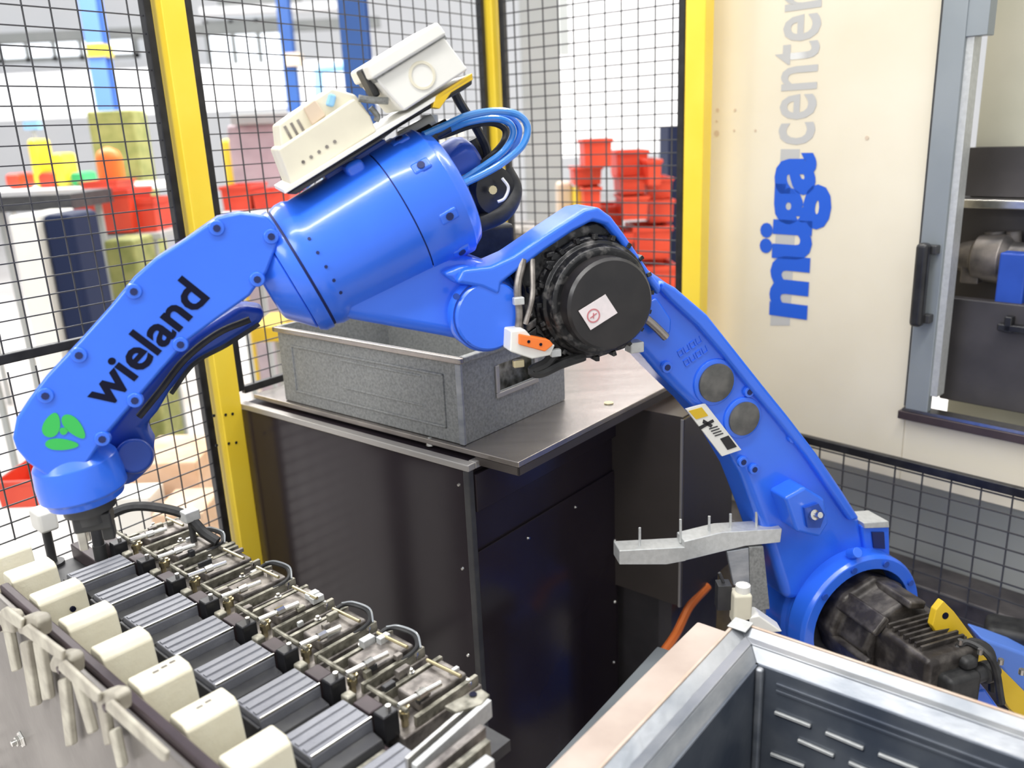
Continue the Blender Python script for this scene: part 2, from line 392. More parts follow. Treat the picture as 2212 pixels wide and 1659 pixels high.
# loose steel plate on the cabinet
ZP = ZC + .006
k0 = onZ(1120, 1000, ZP + .012); k1 = onZ(1560, 786, ZP + .012)
pl = G(); la = (k1 - k0).dot(CA); K0 = V((k0.x, k0.y, ZP))
pl.box(K0, CA * la, CB * (lw + .10), Zv * .013)
tp = thing('steel_plate', 'shiny steel plate lying over the cabinet, jutting out past its right side', 'plate', K0)
add('sheet', pl, 'plate', tp, bev=.002)
g = G(); g.box(K0 + Zv * -.018 + CA * .0, CA * la, CB * .004, Zv * .018); add('front_lip', g, 'cab_brown', tp)
g = G(); g.box(K0 + Zv * -.018, CB * .12, CA * .004, Zv * .018); add('side_lip', g, 'cab_brown', tp)
g = G(); p = onZ(1315, 872, ZP + .013); g.cyl(p, p + Zv * .003, .012, n=16); add('bolt', g, 'brass', tp)
# hood beside it
hc = onZ(1475, 890, 1.2); H0 = V((hc.x, hc.y, 0)); zh = onP(1475, 1310, H0, V((0, 1, 0))).z
hood = thing('sheet_hood', 'brown grey folded sheet hood between cabinet and robot arm', 'cover', H0 + V((0, 0, zh)))
g = G(); wl = (onP(1338, 1285, H0, CA) - H0).dot(CB); g.box(H0 + Zv * zh, CB * (wl + .024), CA * .006, Zv * (1.18 - zh)); add('front_sheet', g, 'cab_brown', hood, bev=.001)
g = G(); g.box(H0 + Zv * zh, CA * .30, -CB * .006, Zv * (1.18 - zh)); add('side_sheet', g, 'cab_brown', hood, bev=.001)
g = G(); g.box(H0 + Zv * 1.18, CA * .30, CB * wl, Zv * .006); add('top_sheet', g, 'cab_brown', hood)
g = G(); g.cbox(H0 + Zv * (zh + 1.18) / 2 - CA * .002, CA, CB, Zv, .006, .006, 1.18 - zh); add('edge_strip', g, 'rim', hood)
g = G(); g.box(H0 + CA * .05 + CB * .03, CA * .25, CB * (wl + .06), Zv * (zh - .01)); add('dark_filler', g, 'inside_dark', hood, bev=.004)  # added dark box standing in for the shaded void under the hood
for s_ in (.03,):
    g = G(); g.cbox(H0 + CA * s_ + CB * (.05) + Zv * zh / 2, CA, CB, Zv, .04, .04, zh); add('leg', g, 'inside_dark', hood)  # dark leg added to help fill that void

# grey tub on the plate
TZ = ZP + .014
t0 = onZ(1003, 962, TZ); t1 = onZ(622, 862, TZ); t2 = onZ(1215, 862, TZ)
tl = (t1 - t0).dot(CB); tr = (t2 - t0).dot(CA)
ztt = onP(1000, 772, t0, V((0, 1, 0))).z
TH = ztt - TZ
tub = thing('metal_tub', 'grey galvanised metal tub on the cabinet with a grip slot in its end', 'container', t0)
def tbox(a0, a1, b0, b1, z0, z1):
    g = G(); g.box(t0 + CA * a0 + CB * b0 + Zv * z0, CA * (a1 - a0), CB * (b1 - b0), Zv * (z1 - z0)); return g
W_ = .006
add('long_wall', tbox(0, W_, 0, tl, 0, TH), 'galv', tub, bev=.002)
add('long_wall', tbox(tr - W_, tr, 0, tl, 0, TH), 'galv', tub, bev=.002)
add('end_wall', tbox(W_, tr - W_, tl - W_, tl, 0, TH), 'galv', tub)
# end wall with an opening
ga, gb = (onP(1075, 800, t0, CB) - t0).dot(CA), (onP(1152, 770, t0, CB) - t0).dot(CA)
gz0, gz1 = onP(1100, 838, t0, CB).z - TZ, onP(1110, 775, t0, CB).z - TZ
gz1 = min(gz1, TH - .02)
ew = G()
for (x0, x1, z0, z1) in [(W_, ga, 0, TH), (gb, tr - W_, 0, TH), (ga, gb, 0, gz0), (ga, gb, gz1, TH)]:
    ew.box(t0 + CA * x0 + Zv * z0, CA * (x1 - x0), CB * W_, Zv * (z1 - z0))
e_ = add('end_wall', ew, 'galv', tub)
fr = G()
for (x0, x1, z0, z1) in [(ga - .012, gb + .012, gz0 - .012, gz0), (ga - .012, ga, gz0, gz1), (gb, gb + .012, gz0, gz1)]:
    fr.box(t0 + CA * x0 + Zv * z0 - CB * .006, CA * (x1 - x0), CB * .006, Zv * (z1 - z0))
add('grip_frame', fr, 'rim', e_, bev=.002)
add('bottom', tbox(W_, tr - W_, W_, tl - W_, .0, .008), 'galv', tub)
add('dark_backing', tbox(W_ + .004, tr - W_ - .004, .03, .036, .01, TH - .03), 'olive_steel', tub)  # added dark sheet standing in for the shaded inside of the tub
add('rim', tbox(-.010, .006, -.010, tl + .01, TH - .014, TH), 'plate', tub, bev=.004)
add('rim', tbox(.006, tr + .01, -.010, .004, TH - .014, TH), 'galv', tub, bev=.004)
add('rim', tbox(-.01, tr + .01, tl - .004, tl + .01, TH - .014, TH), 'galv', tub, bev=.004)
add('corner_rib', tbox(-.004, .006, -.004, .012, 0, TH - .014), 'bin_steel', tub, bev=.003)
rb = G()
for (b0, b1, z0, z1) in [(.05, tl - .05, .03, .036), (.05, tl - .05, TH - .05, TH - .044), (.05, .056, .03, TH - .044), (tl - .056, tl - .05, .03, TH - .044)]:
    rb.box(t0 + CB * b0 + Zv * z0 - CA * .003, CA * .004, CB * (b1 - b0), Zv * (z1 - z0))
add('embossed_frame', rb, 'galv', tub, bev=.002)
rb = G()
for (x0, x1, z0, z1) in [(.12, tl * .62, .07, .075), (.12, tl * .62, .14, .145)]:
    rb.box(t0 + CB * x0 + Zv * z0 - CA * .002, CA * .003, CB * (x1 - x0), Zv * (z1 - z0))
add('embossed_band', rb, 'galv', tub, bev=.002)

# grey beam on the floor and small things under the hood
g = G(); p0 = onZ(1420, 1395, .62); p1 = onZ(1120, 1720, .62); dd = (p1 - p0).normalized(); sd = V((-dd.y, dd.x, 0))
g.box(p0, p1 - p0, sd * .10, Zv * -.06); tag(add('support_beam', g, 'door_grey', bev=.004), 'blue grey steel beam running beside the dark cabinet toward the camera', 'beam')
g = G()
for s_ in (.08, .9): g.cbox(p0 + (p1 - p0) * s_ + sd * .05 + Zv * -.31, dd, sd, Zv, .05, .05, .50)
bl = bpy.data.objects[-1] if False else None
beam = bpy.data.objects['support_beam']; add('leg', g, 'door_grey', beam)
g = G(); g.tube([onY(1530, 1265, 2.15), onY(1490, 1310, 2.1), onY(1460, 1370, 2.0), onY(1425, 1420, 1.95)], .012); tag(add('orange_cable', g, 'orange'), 'orange cable hanging in the dark gap under the sheet hood', 'cable')
g = G(); q = onY(1455, 1370, 2.5); g.cbox(V((q.x, q.y, q.z / 2 + .1)), CA, CB, Zv, .05, .05, q.z + .2); tag(add('yellow_stand', g, 'yellow_dull', bev=.004), 'short yellow stand half hidden under the sheet hood', 'stand')

# ================================================================ ROBOT
RE = V((.945, .326, 0)); RN = V((.326, -.945, 0)); RO = V((-.75, 1.38, 0))
def rp(x, y, d=0.): return onP(x, y, RO + RN * d, RN)
def out(pts, d): return [rp(x, y, d) for x, y in pts]
base = rp(1810, 1310, 0)
rob = thing('industrial_robot', 'blue six axis industrial robot reaching across the cell with a wieland cover', 'robot', V((base.x, base.y, 0)))
# base and turret (mostly behind the steel bin)
g = G(); g.lathe(V((base.x, base.y, 0)), Zv, [(0, .26), (.03, .26), (.04, .20), (.30, .19), (.34, .24), (.40, .25), (.44, .2), (.5, .17)], 40); add('base', g, 'blue', rob, bev=.004)
g = G(); g.cbox(V((base.x, base.y, .62)) - RN * .13, RE, RN, Zv, .34, .10, .46); add('turret', g, 'blue', rob, bev=.03, seg=3)
# lower arm
LA = [(1262, 452), (1292, 446), (1322, 468), (1345, 500), (1402, 580), (1462, 622), (1530, 680), (1590, 756), (1650, 832), (1705, 900), (1766, 980), (1822, 1062), (1862, 1122), (1878, 1180), (1850, 1300), (1700, 1300), (1668, 1200), (1640, 1120), (1606, 1030), (1560, 950), (1500, 880), (1430, 812), (1386, 765), (1330, 740), (1230, 745), (1150, 720), (1090, 680), (1060, 630), (1052, 590), (1120, 548), (1190, 500)]
g = G(); g.prism(out(LA, .05), -RN * .11); la_ = add('lower_arm', g, 'blue', rob, bev=.022, seg=4)
ST = [(985, 612), (1000, 582), (1060, 575), (1110, 553), (1180, 506), (1262, 452), (1292, 446), (1322, 468), (1350, 505), (1404, 585), (1432, 622), (1424, 640), (1390, 595), (1340, 522), (1312, 487), (1282, 478), (1240, 500), (1180, 540), (1120, 585), (1085, 612), (1080, 640), (1040, 622)]
g = G(); g.prism(out(ST, .115), -RN * .09); add('arm_rim', g, 'blue', la_, bev=.010, seg=3)
# right edge ridge of the lower arm
RD = [(1432, 606), (1462, 622), (1530, 680), (1590, 756), (1650, 832), (1705, 900), (1766, 980), (1822, 1062), (1860, 1122), (1838, 1128), (1796, 1066), (1740, 985), (1682, 912), (1625, 845), (1565, 770), (1508, 705), (1448, 650), (1425, 625)]
g = G(); g.prism(out(RD, .066), -RN * .03); add('arm_ridge', g, 'blue', la_, bev=.012, seg=3)
# pocket details on the lower arm
for (x, y, r) in [(1543, 825, .044), (1603, 902, .040)]:
    p = rp(x, y, .05)
    g = G(); g.lathe(p - RN * .004, RN, [(0, r + .008), (.008, r + .007), (.010, r)], 32); add('hole_rim', g, 'blue', la_, bev=.001)
    g = G(); g.lathe(p, RN, [(.002, r - .002), (.0105, r - .002), (.0112, r - .004)], 32); add('hole_disc', g, 'disc', la_)  # dark disc set into the hole rim
for (x, y) in [(1515, 695), (1438, 792), (1615, 845), (1710, 944), (1602, 996), (1626, 1012)]:
    p = rp(x, y, .05); g = G(); g.cyl(p, p + RN * .008, .013, .012, 20); b = add('bolt_boss', g, 'blue', la_, bev=.001)
    g = G(); g.cyl(p + RN * .008, p + RN * .0092, .0065, n=12); add('bolt', g, 'seam', b)
# slot with pipe, and embossed square lettering
g = G(); g.prism(out([(1405, 650), (1420, 642), (1452, 690), (1450, 720), (1432, 728), (1392, 690)], .062), -RN * .02); add('slot_rib', g, 'blue', la_, bev=.006)
g = G(); g.tube([rp(1392, 685, .08), rp(1415, 705, .08), rp(1438, 728, .08)], .009, 12); add('pipe', g, 'plate', la_)
g = G(); p = rp(1370, 748, .08); g.cbox(p, RE, RN, Zv, .030, .03, .022); add('pipe_clamp', g, 'galv_light', la_, bev=.003)
for j in range(2):
    for i in range(4):
        x, y = 1470 + i * 13 + j * 13, 762 - i * 9 + j * 20
        p = rp(x, y, .05); a = (rp(x + 10, y - 7, .05) - p).normalized(); c = RN.cross(a)
        g = G()
        for sg in (-1, 1): g.cbox(p + a * .0052 * sg, a, c, RN, .0018, .014, .004)
        for sg in (-1, 1)[:1 if i % 2 else 2]: g.cbox(p + c * .0065 * sg, a, c, RN, .012, .0018, .004)
        add('cast_letter', g, 'blue', la_)
# rating plate
g = G(); g.prism(out([(1482, 884), (1524, 872), (1602, 972), (1560, 986)], .056), -RN * .006); rpn = add('rating_plate', g, 'white_box', la_, bev=.0008)
g = G(); g.prism(out([(1488, 888), (1516, 880), (1530, 898), (1504, 906)], .0572), -RN * .002); add('plate_mark', g, 'yellow_dull', rpn)
g = G(); g.prism(out([(1556, 948), (1574, 941), (1592, 965), (1572, 972)], .0572), -RN * .002); add('plate_mark', g, 'black', rpn)
g = G(); g.prism(out([(1520, 906), (1540, 918), (1536, 924), (1518, 914)], .0572), -RN * .002); g.prism(out([(1510, 922), (1540, 906), (1543, 911), (1514, 928)], .0572), -RN * .002); add('plate_mark', g, 'black', rpn)
g = G()
for k in range(4): g.prism(out([(1532 + k * 4, 926 + k * 5), (1550 + k * 4, 920 + k * 5), (1551 + k * 4, 922 + k * 5), (1533 + k * 4, 928 + k * 5)], .0572), -RN * .002)
add('plate_mark', g, 'grey_dark', rpn)
# bracket box near the shoulder
g = G(); g.prism(out([(1696, 1076), (1740, 1052), (1782, 1078), (1792, 1130), (1772, 1162), (1722, 1150)], .105), -RN * .07); bb = add('cable_bracket', g, 'blue', la_, bev=.008, seg=3)
g = G(); g.prism(out([(1738, 1098), (1768, 1088), (1782, 1112), (1772, 1140), (1745, 1140)], .112), -RN * .01); add('bracket_recess', g, 'blue_dark', bb)
g = G(); p = rp(1755, 1112, .112); g.lathe(p, (RN + Zv * .4), [(0, .012), (.01, .012), (.012, .007), (.028, .007)], 12); add('fitting', g, 'steel', bb)
# shoulder housing: axis points out of the arm plane
sc = rp(1800, 1300, 0.0)
g = G(); g.lathe(sc, RN, [(-.12, .16), (-.10, .175), (.02, .175), (.03, .168), (.04, .168), (.05, .176), (.095, .176), (.105, .170), (.105, .142), (.03, .138)], 56, cap=False); sh = add('shoulder_housing', g, 'blue', rob, bev=.002)
g = G(); g.lathe(sc, RN, [(.0, .15), (.045, .14), (.05, .02)], 40); add('housing_back', g, 'rubber', sh)
for a_ in (-50, -15, 20, 60, 100, 140):
    w = RE * math.sin(math.radians(a_)) + Zv * math.cos(math.radians(a_)); p = sc + w * .158 + RN * .104
    g = G(); g.cyl(p, p + RN * .006, .008, n=12); add('bolt', g, 'blue_dark', sh)
p = rp(1836, 1196, .08); g = G(); g.cyl(p, p + (RN + Zv * .6).normalized() * .03, .013, n=14); add('drain_plug', g, 'blue', sh, bev=.002)
# bracket at the right of the shoulder
g = G(); g.prism(out([(1862, 1136), (1922, 1132), (1924, 1205), (1900, 1232), (1868, 1190)], .06), -RN * .06); rb_ = add('side_bracket', g, 'blue', sh, bev=.006)
g = G(); g.prism(out([(1866, 1130), (1920, 1126), (1922, 1140), (1868, 1142)], .065), -RN * .07); add('bracket_plate', g, 'galv_light', rb_, bev=.002)
g = G(); g.prism(out([(1884, 1150), (1910, 1150), (1912, 1186), (1888, 1184)], .064), -RN * .01); add('bracket_slot', g, 'seam', rb_)
# shoulder motor, finned, along the axis
mo = add('shoulder_motor', G().lathe(sc + RE * .02 - Zv * .0, RN, [(.05, .118), (.11, .122), (.12, .105), (.20, .102), (.205, .09)], 8), 'motor_brown', rob, bev=.008, seg=3)
g = G()
ax2 = sc + RE * .02
for k in range(6):
    w = RE * math.cos(k * math.pi / 3 + .3) + Zv * math.sin(k * math.pi / 3 + .3); g.cbox(ax2 + w * .105 + RN * .16, w, w.cross(RN), RN, .02, .05, .13)
add('motor_rib', g, 'motor_brown', mo, bev=.006)
g = G()
g.cbox(ax2 + RN * .28 + RE * .00, RE, RN, Zv, .15, .16, .13); add('motor_body', g, 'motor_brown', mo, bev=.014, seg=3)
for k in range(7):
    g = G(); g.cbox(ax2 + RN * (.225 + k * .016) + RE * .0 + Zv * .066, RE, RN, Zv, .12, .006, .022); add('cooling_fin', g, 'motor_brown', mo, bev=.001)
    g = G(); g.cbox(ax2 + RN * (.225 + k * .016) + RE * .078, RE, RN, Zv, .018, .006, .11); add('cooling_fin', g, 'motor_brown', mo, bev=.001)
g = G(); g.cbox(ax2 + RN * .365 - Zv * .01, RE, RN, Zv, .09, .06, .08); g.cbox(ax2 + RN * .36 + Zv * .04 + RE * .03, RE, RN, Zv, .04, .04, .03); add('encoder_cover', g, 'rubber', mo, bev=.012, seg=3)
g = G(); c = ax2 + RN * .37 + Zv * .005 + RE * .05; g.lathe(c, RE, [(-.02, .018), (.02, .018), (.022, .024), (.04, .024), (.042, .015), (.06, .015)], 16); add('plug', g, 'grey_dark', mo)
g = G(); c = ax2 + RN * .34 + RE * .04 + Zv * .05
g.tube([c, c + RE * .03 + Zv * .015, c + RE * .06 - Zv * .01 + RN * .02, c + RE * .07 - Zv * .10 + RN * .03], .010); g.tube([c - RE * .03, c + RE * .01 + Zv * .02, c + RE * .03 + RN * .05, c + RE * .05 - Zv * .1 + RN * .07], .008); add('cable', g, 'rubber', mo)
for k in range(4):
    g = G(); c = ax2 + RN * (.34 + .035 * k) + RE * (.03 + .02 * k) + Zv * (.07 - .008 * k); g.cyl(c, c + Zv * .012, .006, n=8); add('bolt', g, 'steel', mo)

# ---- elbow, barrel and forearm
ax0 = rp(655, 580, .0); ax1 = rp(975, 402, .0)
AX = (ax1 - ax0); AL = AX.length; AX = AX.normalized()
AN = RN.cross(AX).normalized()
if AN.z < 0: AN = -AN
R0, R1 = .114, .122
g = G(); g.lathe(ax0, AX, [(.0, R0), (.012, R0 + .004), (.026, R0 + .004), (.036, R0), (AL - .115, R1), (AL - .113, R1)], 64); brl = add('barrel', g, 'blue', rob, bev=0)
g = G(); g.lathe(ax0 + AX * (AL - .113), AX, [(0, R1 - .002), (.0025, R1 - .002)], 64); add('seam', g, 'seam', brl)
g = G(); g.lathe(ax0 + AX * (AL - .1105), AX, [(0, R1 + .001), (.05, R1 + .003), (.055, R1 + .001), (.088, R1 + .001), (.094, R1 - .004), (.108, R1 - .012), (.112, R1 - .02)], 64); cap = add('end_cap', g, 'blue', brl)
for a_ in (18, 55, 100, 140, 180, 230):
    w = AN * math.cos(math.radians(a_)) + RN * math.sin(math.radians(a_)); p = ax0 + AX * (AL - .055) + w * (R1 - .004)
    g = G(); g.cbox(p, AX, w, AX.cross(w), .035, .018, .022); b = add('bolt_pocket', g, 'blue', cap, bev=.005)
    g = G(); g.cyl(p + w * .006, p + w * .011, .007, n=10); add('bolt', g, 'seam', b)
# ribs on the barrel
g = G(); g.cbox(ax0 + AX * AL * .52 + AN * (R0 - .002), AX, AN, RN, .035, .03, .12); add('saddle', g, 'blue', brl, bev=.012, seg=3)
for k in range(5):
    a_ = 62 + k * 13; w = AN * math.cos(math.radians(a_)) + RN * math.sin(math.radians(a_)); p = ax0 + AX * .030 + w * (R0 + .002)
    g = G(); g.cyl(p, p + w * .002, .003, n=8); add('bolt', g, 'seam', brl)
# front flange of the barrel
g = G(); g.lathe(ax0 - AX * .005, AX, [(0, R0 - .002), (.005, R0 - .002)], 64); add('seam', g, 'seam', brl)
g = G(); g.lathe(ax0 - AX * .030, AX, [(0, R0 - .006), (.010, R0 + .001), (.025, R0 + .002)], 64); add('flange', g, 'blue', brl)
# elbow casting
EC = [(700, 600), (860, 520), (985, 548), (1090, 575), (1122, 622), (1118, 690), (1080, 738), (1030, 745), (960, 730), (860, 712), (760, 694), (715, 680)]
g = G(); g.prism(out(EC, .075), -RN * .16); el = add('elbow_housing', g, 'blue', rob, bev=.045, seg=6)
hc_ = rp(1040, 672, .06)
g = G(); g.lathe(hc_, RN, [(-.12, .070), (.034, .070), (.040, .066), (.042, .064), (.048, .064), (.052, .060)], 48); hb = add('elbow_hub', g, 'blue', el)
g = G(); g.lathe(hc_, RN, [(.039, .0662), (.0425, .0665), (.0426, .05)], 48); add('seam', g, 'blue_dark', hb)
g = G(); g.prism(out([(955, 590), (1000, 572), (1085, 590), (1105, 615), (1060, 625), (985, 615)], .10), -RN * .06); add('hub_rib', g, 'blue', el, bev=.012, seg=3)
for (x, y) in [(985, 640), (1015, 735), (1095, 705)]:
    p = rp(x, y, .108); g = G(); g.cyl(p, p + RN * .004, .006, n=10); add('bolt', g, 'blue_dark', hb)
# forearm behind the cover
FAo = [(585, 470), (618, 500), (670, 560), (722, 690), (640, 688), (560, 668), (520, 668), (470, 705), (400, 765), (350, 830), (300, 850), (280, 700), (360, 570), (470, 470), (560, 440)]
g = G()
A_ = []; B_ = []
for i in range(40):
    a = 2 * math.pi * i / 40
    A_.append(ax0 - AX * .030 + (AN * math.cos(a) + RN * math.sin(a)) * (R0 - .008))
cen = rp(560, 600, .0)
for i in range(40):
    a = 2 * math.pi * i / 40
    B_.append(cen + AN * math.cos(a) * .082 + RN * (math.sin(a) * .07))
g.loft(A_, B_); fo = add('forearm', g, 'blue', rob, bev=.006, ang=60)
CV = [(26, 948), (34, 905), (62, 862), (100, 812), (170, 738), (238, 662), (290, 598), (335, 558), (395, 520), (470, 468), (520, 458), (575, 466), (598, 492), (600, 530), (578, 588), (540, 640), (480, 682), (405, 738), (350, 800), (292, 868), (232, 938), (192, 998), (152, 1030), (102, 1032), (58, 1000), (34, 972)]
IN = [(x + (320 - x) * .035 + 6, y + (740 - y) * .02 - 2) for x, y in CV]
g = G(); g.prism(out(IN, .078), -RN * .075); add('arm_shell', g, 'blue', fo, bev=.012, seg=3)
g = G(); g.prism(out(CV, .094), -RN * .014); cv = add('arm_cover', g, 'blue', fo, bev=.006, seg=3)
for (x, y) in [(468, 492), (290, 628), (172, 765), (100, 852), (555, 602), (390, 742), (292, 862), (222, 945), (585, 510)]:
    p = rp(x, y, .088); g = G(); g.cyl(p, p + RN * .010, .014, .012, 16); b = add('bolt_boss', g, 'blue', cv, bev=.002)
    g = G(); g.cyl(p + RN * .010, p + RN * .0115, .006, n=8); add('bolt', g, 'seam', b)
# the far yoke and wrist
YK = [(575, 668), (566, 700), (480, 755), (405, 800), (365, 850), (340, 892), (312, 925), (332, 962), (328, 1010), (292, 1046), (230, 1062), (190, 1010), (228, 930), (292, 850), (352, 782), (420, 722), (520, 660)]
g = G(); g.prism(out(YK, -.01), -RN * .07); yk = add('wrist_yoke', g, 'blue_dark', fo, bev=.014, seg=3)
g = G(); g.tube([rp(540, 690, .02), rp(470, 720, .02), rp(400, 775, .02), rp(345, 845, .02), rp(300, 900, .02)], .006); g.tube([rp(560, 700, -.0), rp(490, 745, -.0), rp(420, 785, -.0), rp(370, 850, 0.)], .004); add('cable', g, 'rubber', yk)
g = G(); g.cyl(rp(290, 985, -.05), rp(290, 985, .03), .034, .030, 28); add('wrist_cap', g, 'blue_dark', yk, bev=.006)
wr_ = rp(165, 1005, .04)
g = G(); wd = (Zv * -1 + RE * .10).normalized(); g.lathe(wr_, wd, [(-.03, .05), (-.01, .066), (.02, .070), (.045, .070), (.05, .064), (.062, .060)], 40); wf = add('wrist_flange', g, 'blue', fo, bev=.002)
g = G(); g.lathe(wr_ + wd * .062, wd, [(0, .042), (.02, .042), (.022, .03), (.04, .03)], 24); gr = add('tool_adapter', g, 'grey_dark', wf)
g = G(); q = wr_ + wd * .10; g.cbox(q, RE, RN, Zv, .06, .05, .03); g.cbox(q + Zv * -.025 + RE * .02, RE, RN, Zv, .02, .03, .03); add('gripper_body', g, 'grey_dark', gr, bev=.004)
for s_ in (-1, 1):
    g = G(); g.cbox(q + Zv * -.03 - RE * .02 + RN * .018 * s_, RE, RN, Zv, .014, .008, .035); add('gripper_finger', g, 'steel', gr, bev=.002)
# writing and mark on the cover
o_, e2 = rp(230, 886, .094), rp(452, 642, .094); xd = (e2 - o_); yd = RN.cross(xd).normalized()
if yd.z < 0: yd = -yd
text('lettering', 'wieland', o_, xd, yd, xd.length * 1.0, (rp(190, 862, .094) - rp(232, 884, .094)).length * 1.2, 'ink', cv, bold=.024, thick=.0008, nrm=RN, label='black word wieland')
ex = xd.normalized(); lc = rp(137, 930, .094)
def leaf(px, py, ang, l, w):
    c = rp(px, py, .0945); a = RE * math.cos(ang) + Zv * math.sin(ang); b = RN.cross(a); pts = []
    for i in range(20):
        t = 2 * math.pi * i / 20; pts.append(c + a * (l * math.cos(t)) + b * (w * math.sin(t) * (1 - .25 * math.cos(t))))
    g = G(); g.prism(pts, RN * .0008); return g
for (x, y, a, l, w) in [(112, 918, math.radians(65), .021, .012), (160, 922, math.radians(-62), .024, .011), (134, 960, math.radians(-12), .024, .0095), (138, 931, math.radians(10), .006, .006)]:
    add('leaf_mark', leaf(x, y, a, l, w), 'green_ink', cv)
# ---- elbow motor
mcn = rp(1258, 634, .05)
MP_ = [(1118, 552), (1180, 520), (1245, 488), (1290, 476), (1322, 492), (1352, 535), (1398, 592), (1402, 640), (1384, 700), (1352, 756), (1290, 770), (1205, 790), (1150, 745), (1126, 690), (1132, 630), (1112, 590)]
g = G(); g.prism(out(MP_, .095), -RN * .045); em = add('elbow_motor', g, 'motor_black', rob, bev=.008, seg=2)
g = G(); g.lathe(mcn, RN, [(.03, .118), (.050, .118), (.056, .112), (.066, .110), (.070, .103), (.088, .100), (.092, .094)], 48); add('motor_ring', g, 'motor_black', em, bev=.002)
g = G(); g.lathe(mcn, RN, [(.085, .086), (.122, .085), (.128, .080), (.130, .02)], 48); add('motor_face', g, 'motor_face', em)
for k in range(20):
    a = 2 * math.pi * k / 20; w = RE * math.cos(a) + Zv * math.sin(a)
    g = G(); g.cbox(mcn + w * .116 + RN * .052, w, w.cross(RN), RN, .010, .008, .03); add('cooling_fin', g, 'motor_black', em, bev=.001)
random.seed(3)
for k in range(22):
    x = random.uniform(1130, 1360); y = random.uniform(500, 590) if k < 13 else random.uniform(600, 740)
    if k >= 13: x = random.uniform(1125, 1180)
    if y < 560 - (x - 1130) * .3: y += 50
    p = rp(x, y, .095); s_ = random.uniform(.008, .018)
    g = G(); g.cbox(p + RN * .005, RE + Zv * random.uniform(-.6, .6), RN, Zv, s_ * 1.6, .018, s_); add('casting_lump', g, 'motor_black', em, bev=.004)
dS = .182
g = G(); g.prism(out([(1250, 672), (1308, 636), (1334, 676), (1276, 713)], dS), -RN * .0012); sk = add('sticker', g, 'sticker', em)
pc = rp(1282, 682, dS + .0003)
g = G(); n = 24; u = RE; w = Zv
for i in range(n):
    a0, a1 = 2 * math.pi * i / n, 2 * math.pi * (i + 1) / n
    f = lambda r, a: pc + (u * math.cos(a) + w * math.sin(a)) * r
    g.prism([f(.0105, a0), f(.013, a0), f(.013, a1), f(.0105, a1)], RN * .0003)
g.cbox(pc, RE + Zv * .6, RN, Zv - RE * .6, .015, .0006, .002); g.cbox(pc, RE, RN, Zv, .002, .0006, .010); add('warning_mark', g, 'sticker_red', sk)
# orange and white connector below the motor
g = G(); g.prism(out([(1104, 715), (1135, 712), (1160, 740), (1200, 745), (1190, 768), (1150, 776), (1102, 760)], .15), -RN * .04); cn = add('connector', g, 'white_box', em, bev=.003, label='white plug below the motor')
g = G(); g.prism(out([(1122, 722), (1188, 735), (1196, 745), (1178, 760), (1122, 745)], .156), -RN * .02); add('connector_insert', g, 'orange', cn, bev=.002, label='orange insert')
for (x, y) in [(1142, 738), (1168, 744)]:
    p = rp(x, y, .156); g = G(); g.cyl(p, p + RN * .001, .003, n=8); add('pin', g, 'ink', cn)
g = G(); g.tube([rp(1200, 760, .12), rp(1180, 785, .12), rp(1150, 800, .12), rp(1170, 805, .12), rp(1215, 785, .12), rp(1260, 770, .11)], .010); add('cable', g, 'rubber', em)
g = G(); g.tube([rp(1130, 560, .11), rp(1118, 620, .12), rp(1122, 680, .12), rp(1118, 720, .12)], .007); g.tube([rp(1150, 560, .11), rp(1150, 640, .13), rp(1135, 700, .13)], .005); add('cable', g, 'taupe', em)
for (x, y) in [(1120, 650), (1200, 762), (1120, 785)]:
    g = G(); p = rp(x, y, .135); g.cbox(p, RE, RN, Zv, .020, .012, .014); add('plug', g, 'brass' if y == 785 else 'galv_light', em, bev=.002)

# ---- dress pack on the forearm: plate, valve box, junction box
def slab(pts, d0, d1): g = G(); g.prism(out(pts, d1), -RN * (d1 - d0)); return g
pk = add('mounting_plate', slab([(612, 410), (1018, 160), (1022, 168), (616, 419)], -.10, .085), 'white_box', rob, bev=.001)
add('plate_underside', slab([(620, 419), (1020, 170), (1020, 182), (1000, 196), (870, 268), (820, 306), (700, 382), (640, 420)], -.08, .070), 'grey_dark', pk, bev=.002)
add('plate_bracket', slab([(940, 208), (1020, 158), (1022, 172), (975, 200), (950, 235), (935, 232)], .06, .085), 'yellow_dull', pk, bev=.001)
add('plate_post', slab([(700, 380), (830, 300), (850, 330), (760, 370), (720, 400)], -.05, .02), 'blue_dark', pk, bev=.002)
vb = add('valve_box', slab([(600, 322), (630, 402), (814, 284), (800, 250), (765, 212)], -.09, .07), 'ivory', rob, bev=.004)
add('valve_head', slab([(602, 268), (640, 240), (716, 190), (768, 204), (800, 250), (760, 262), (610, 345)], -.09, .045), 'ivory', vb, bev=.004)
add('valve_cap', slab([(655, 232), (680, 214), (705, 250), (676, 272)], .0, .055), 'tan', vb, bev=.003)
add('valve_knob', slab([(712, 200), (728, 206), (722, 232), (704, 228)], .0, .052), 'blue_light', vb, bev=.004)
for k in range(3):
    add('vent_slot', slab([(612 + k * 14, 274 - k * 7), (617 + k * 14, 271 - k * 7), (636 + k * 14, 305 - k * 7), (631 + k * 14, 308 - k * 7)], .04, .0462), 'taupe', vb)
for k in range(5):
    p = rp(655 + k * 17, 350 - k * 11, .07); g = G(); g.cyl(p, p + RN * .001, .003, n=8); add('screw', g, 'taupe', vb)
jb = add('junction_box', slab([(812, 172), (960, 80), (1012, 150), (874, 240)], -.06, .09), 'white_box', rob, bev=.004)
add('box_groove', slab([(806, 168), (960, 74), (966, 84), (815, 178)], -.06, .088), 'galv', jb)
add('box_lid', slab([(792, 140), (946, 46), (966, 74), (806, 172)], -.07, .10), 'white_box', jb, bev=.005)
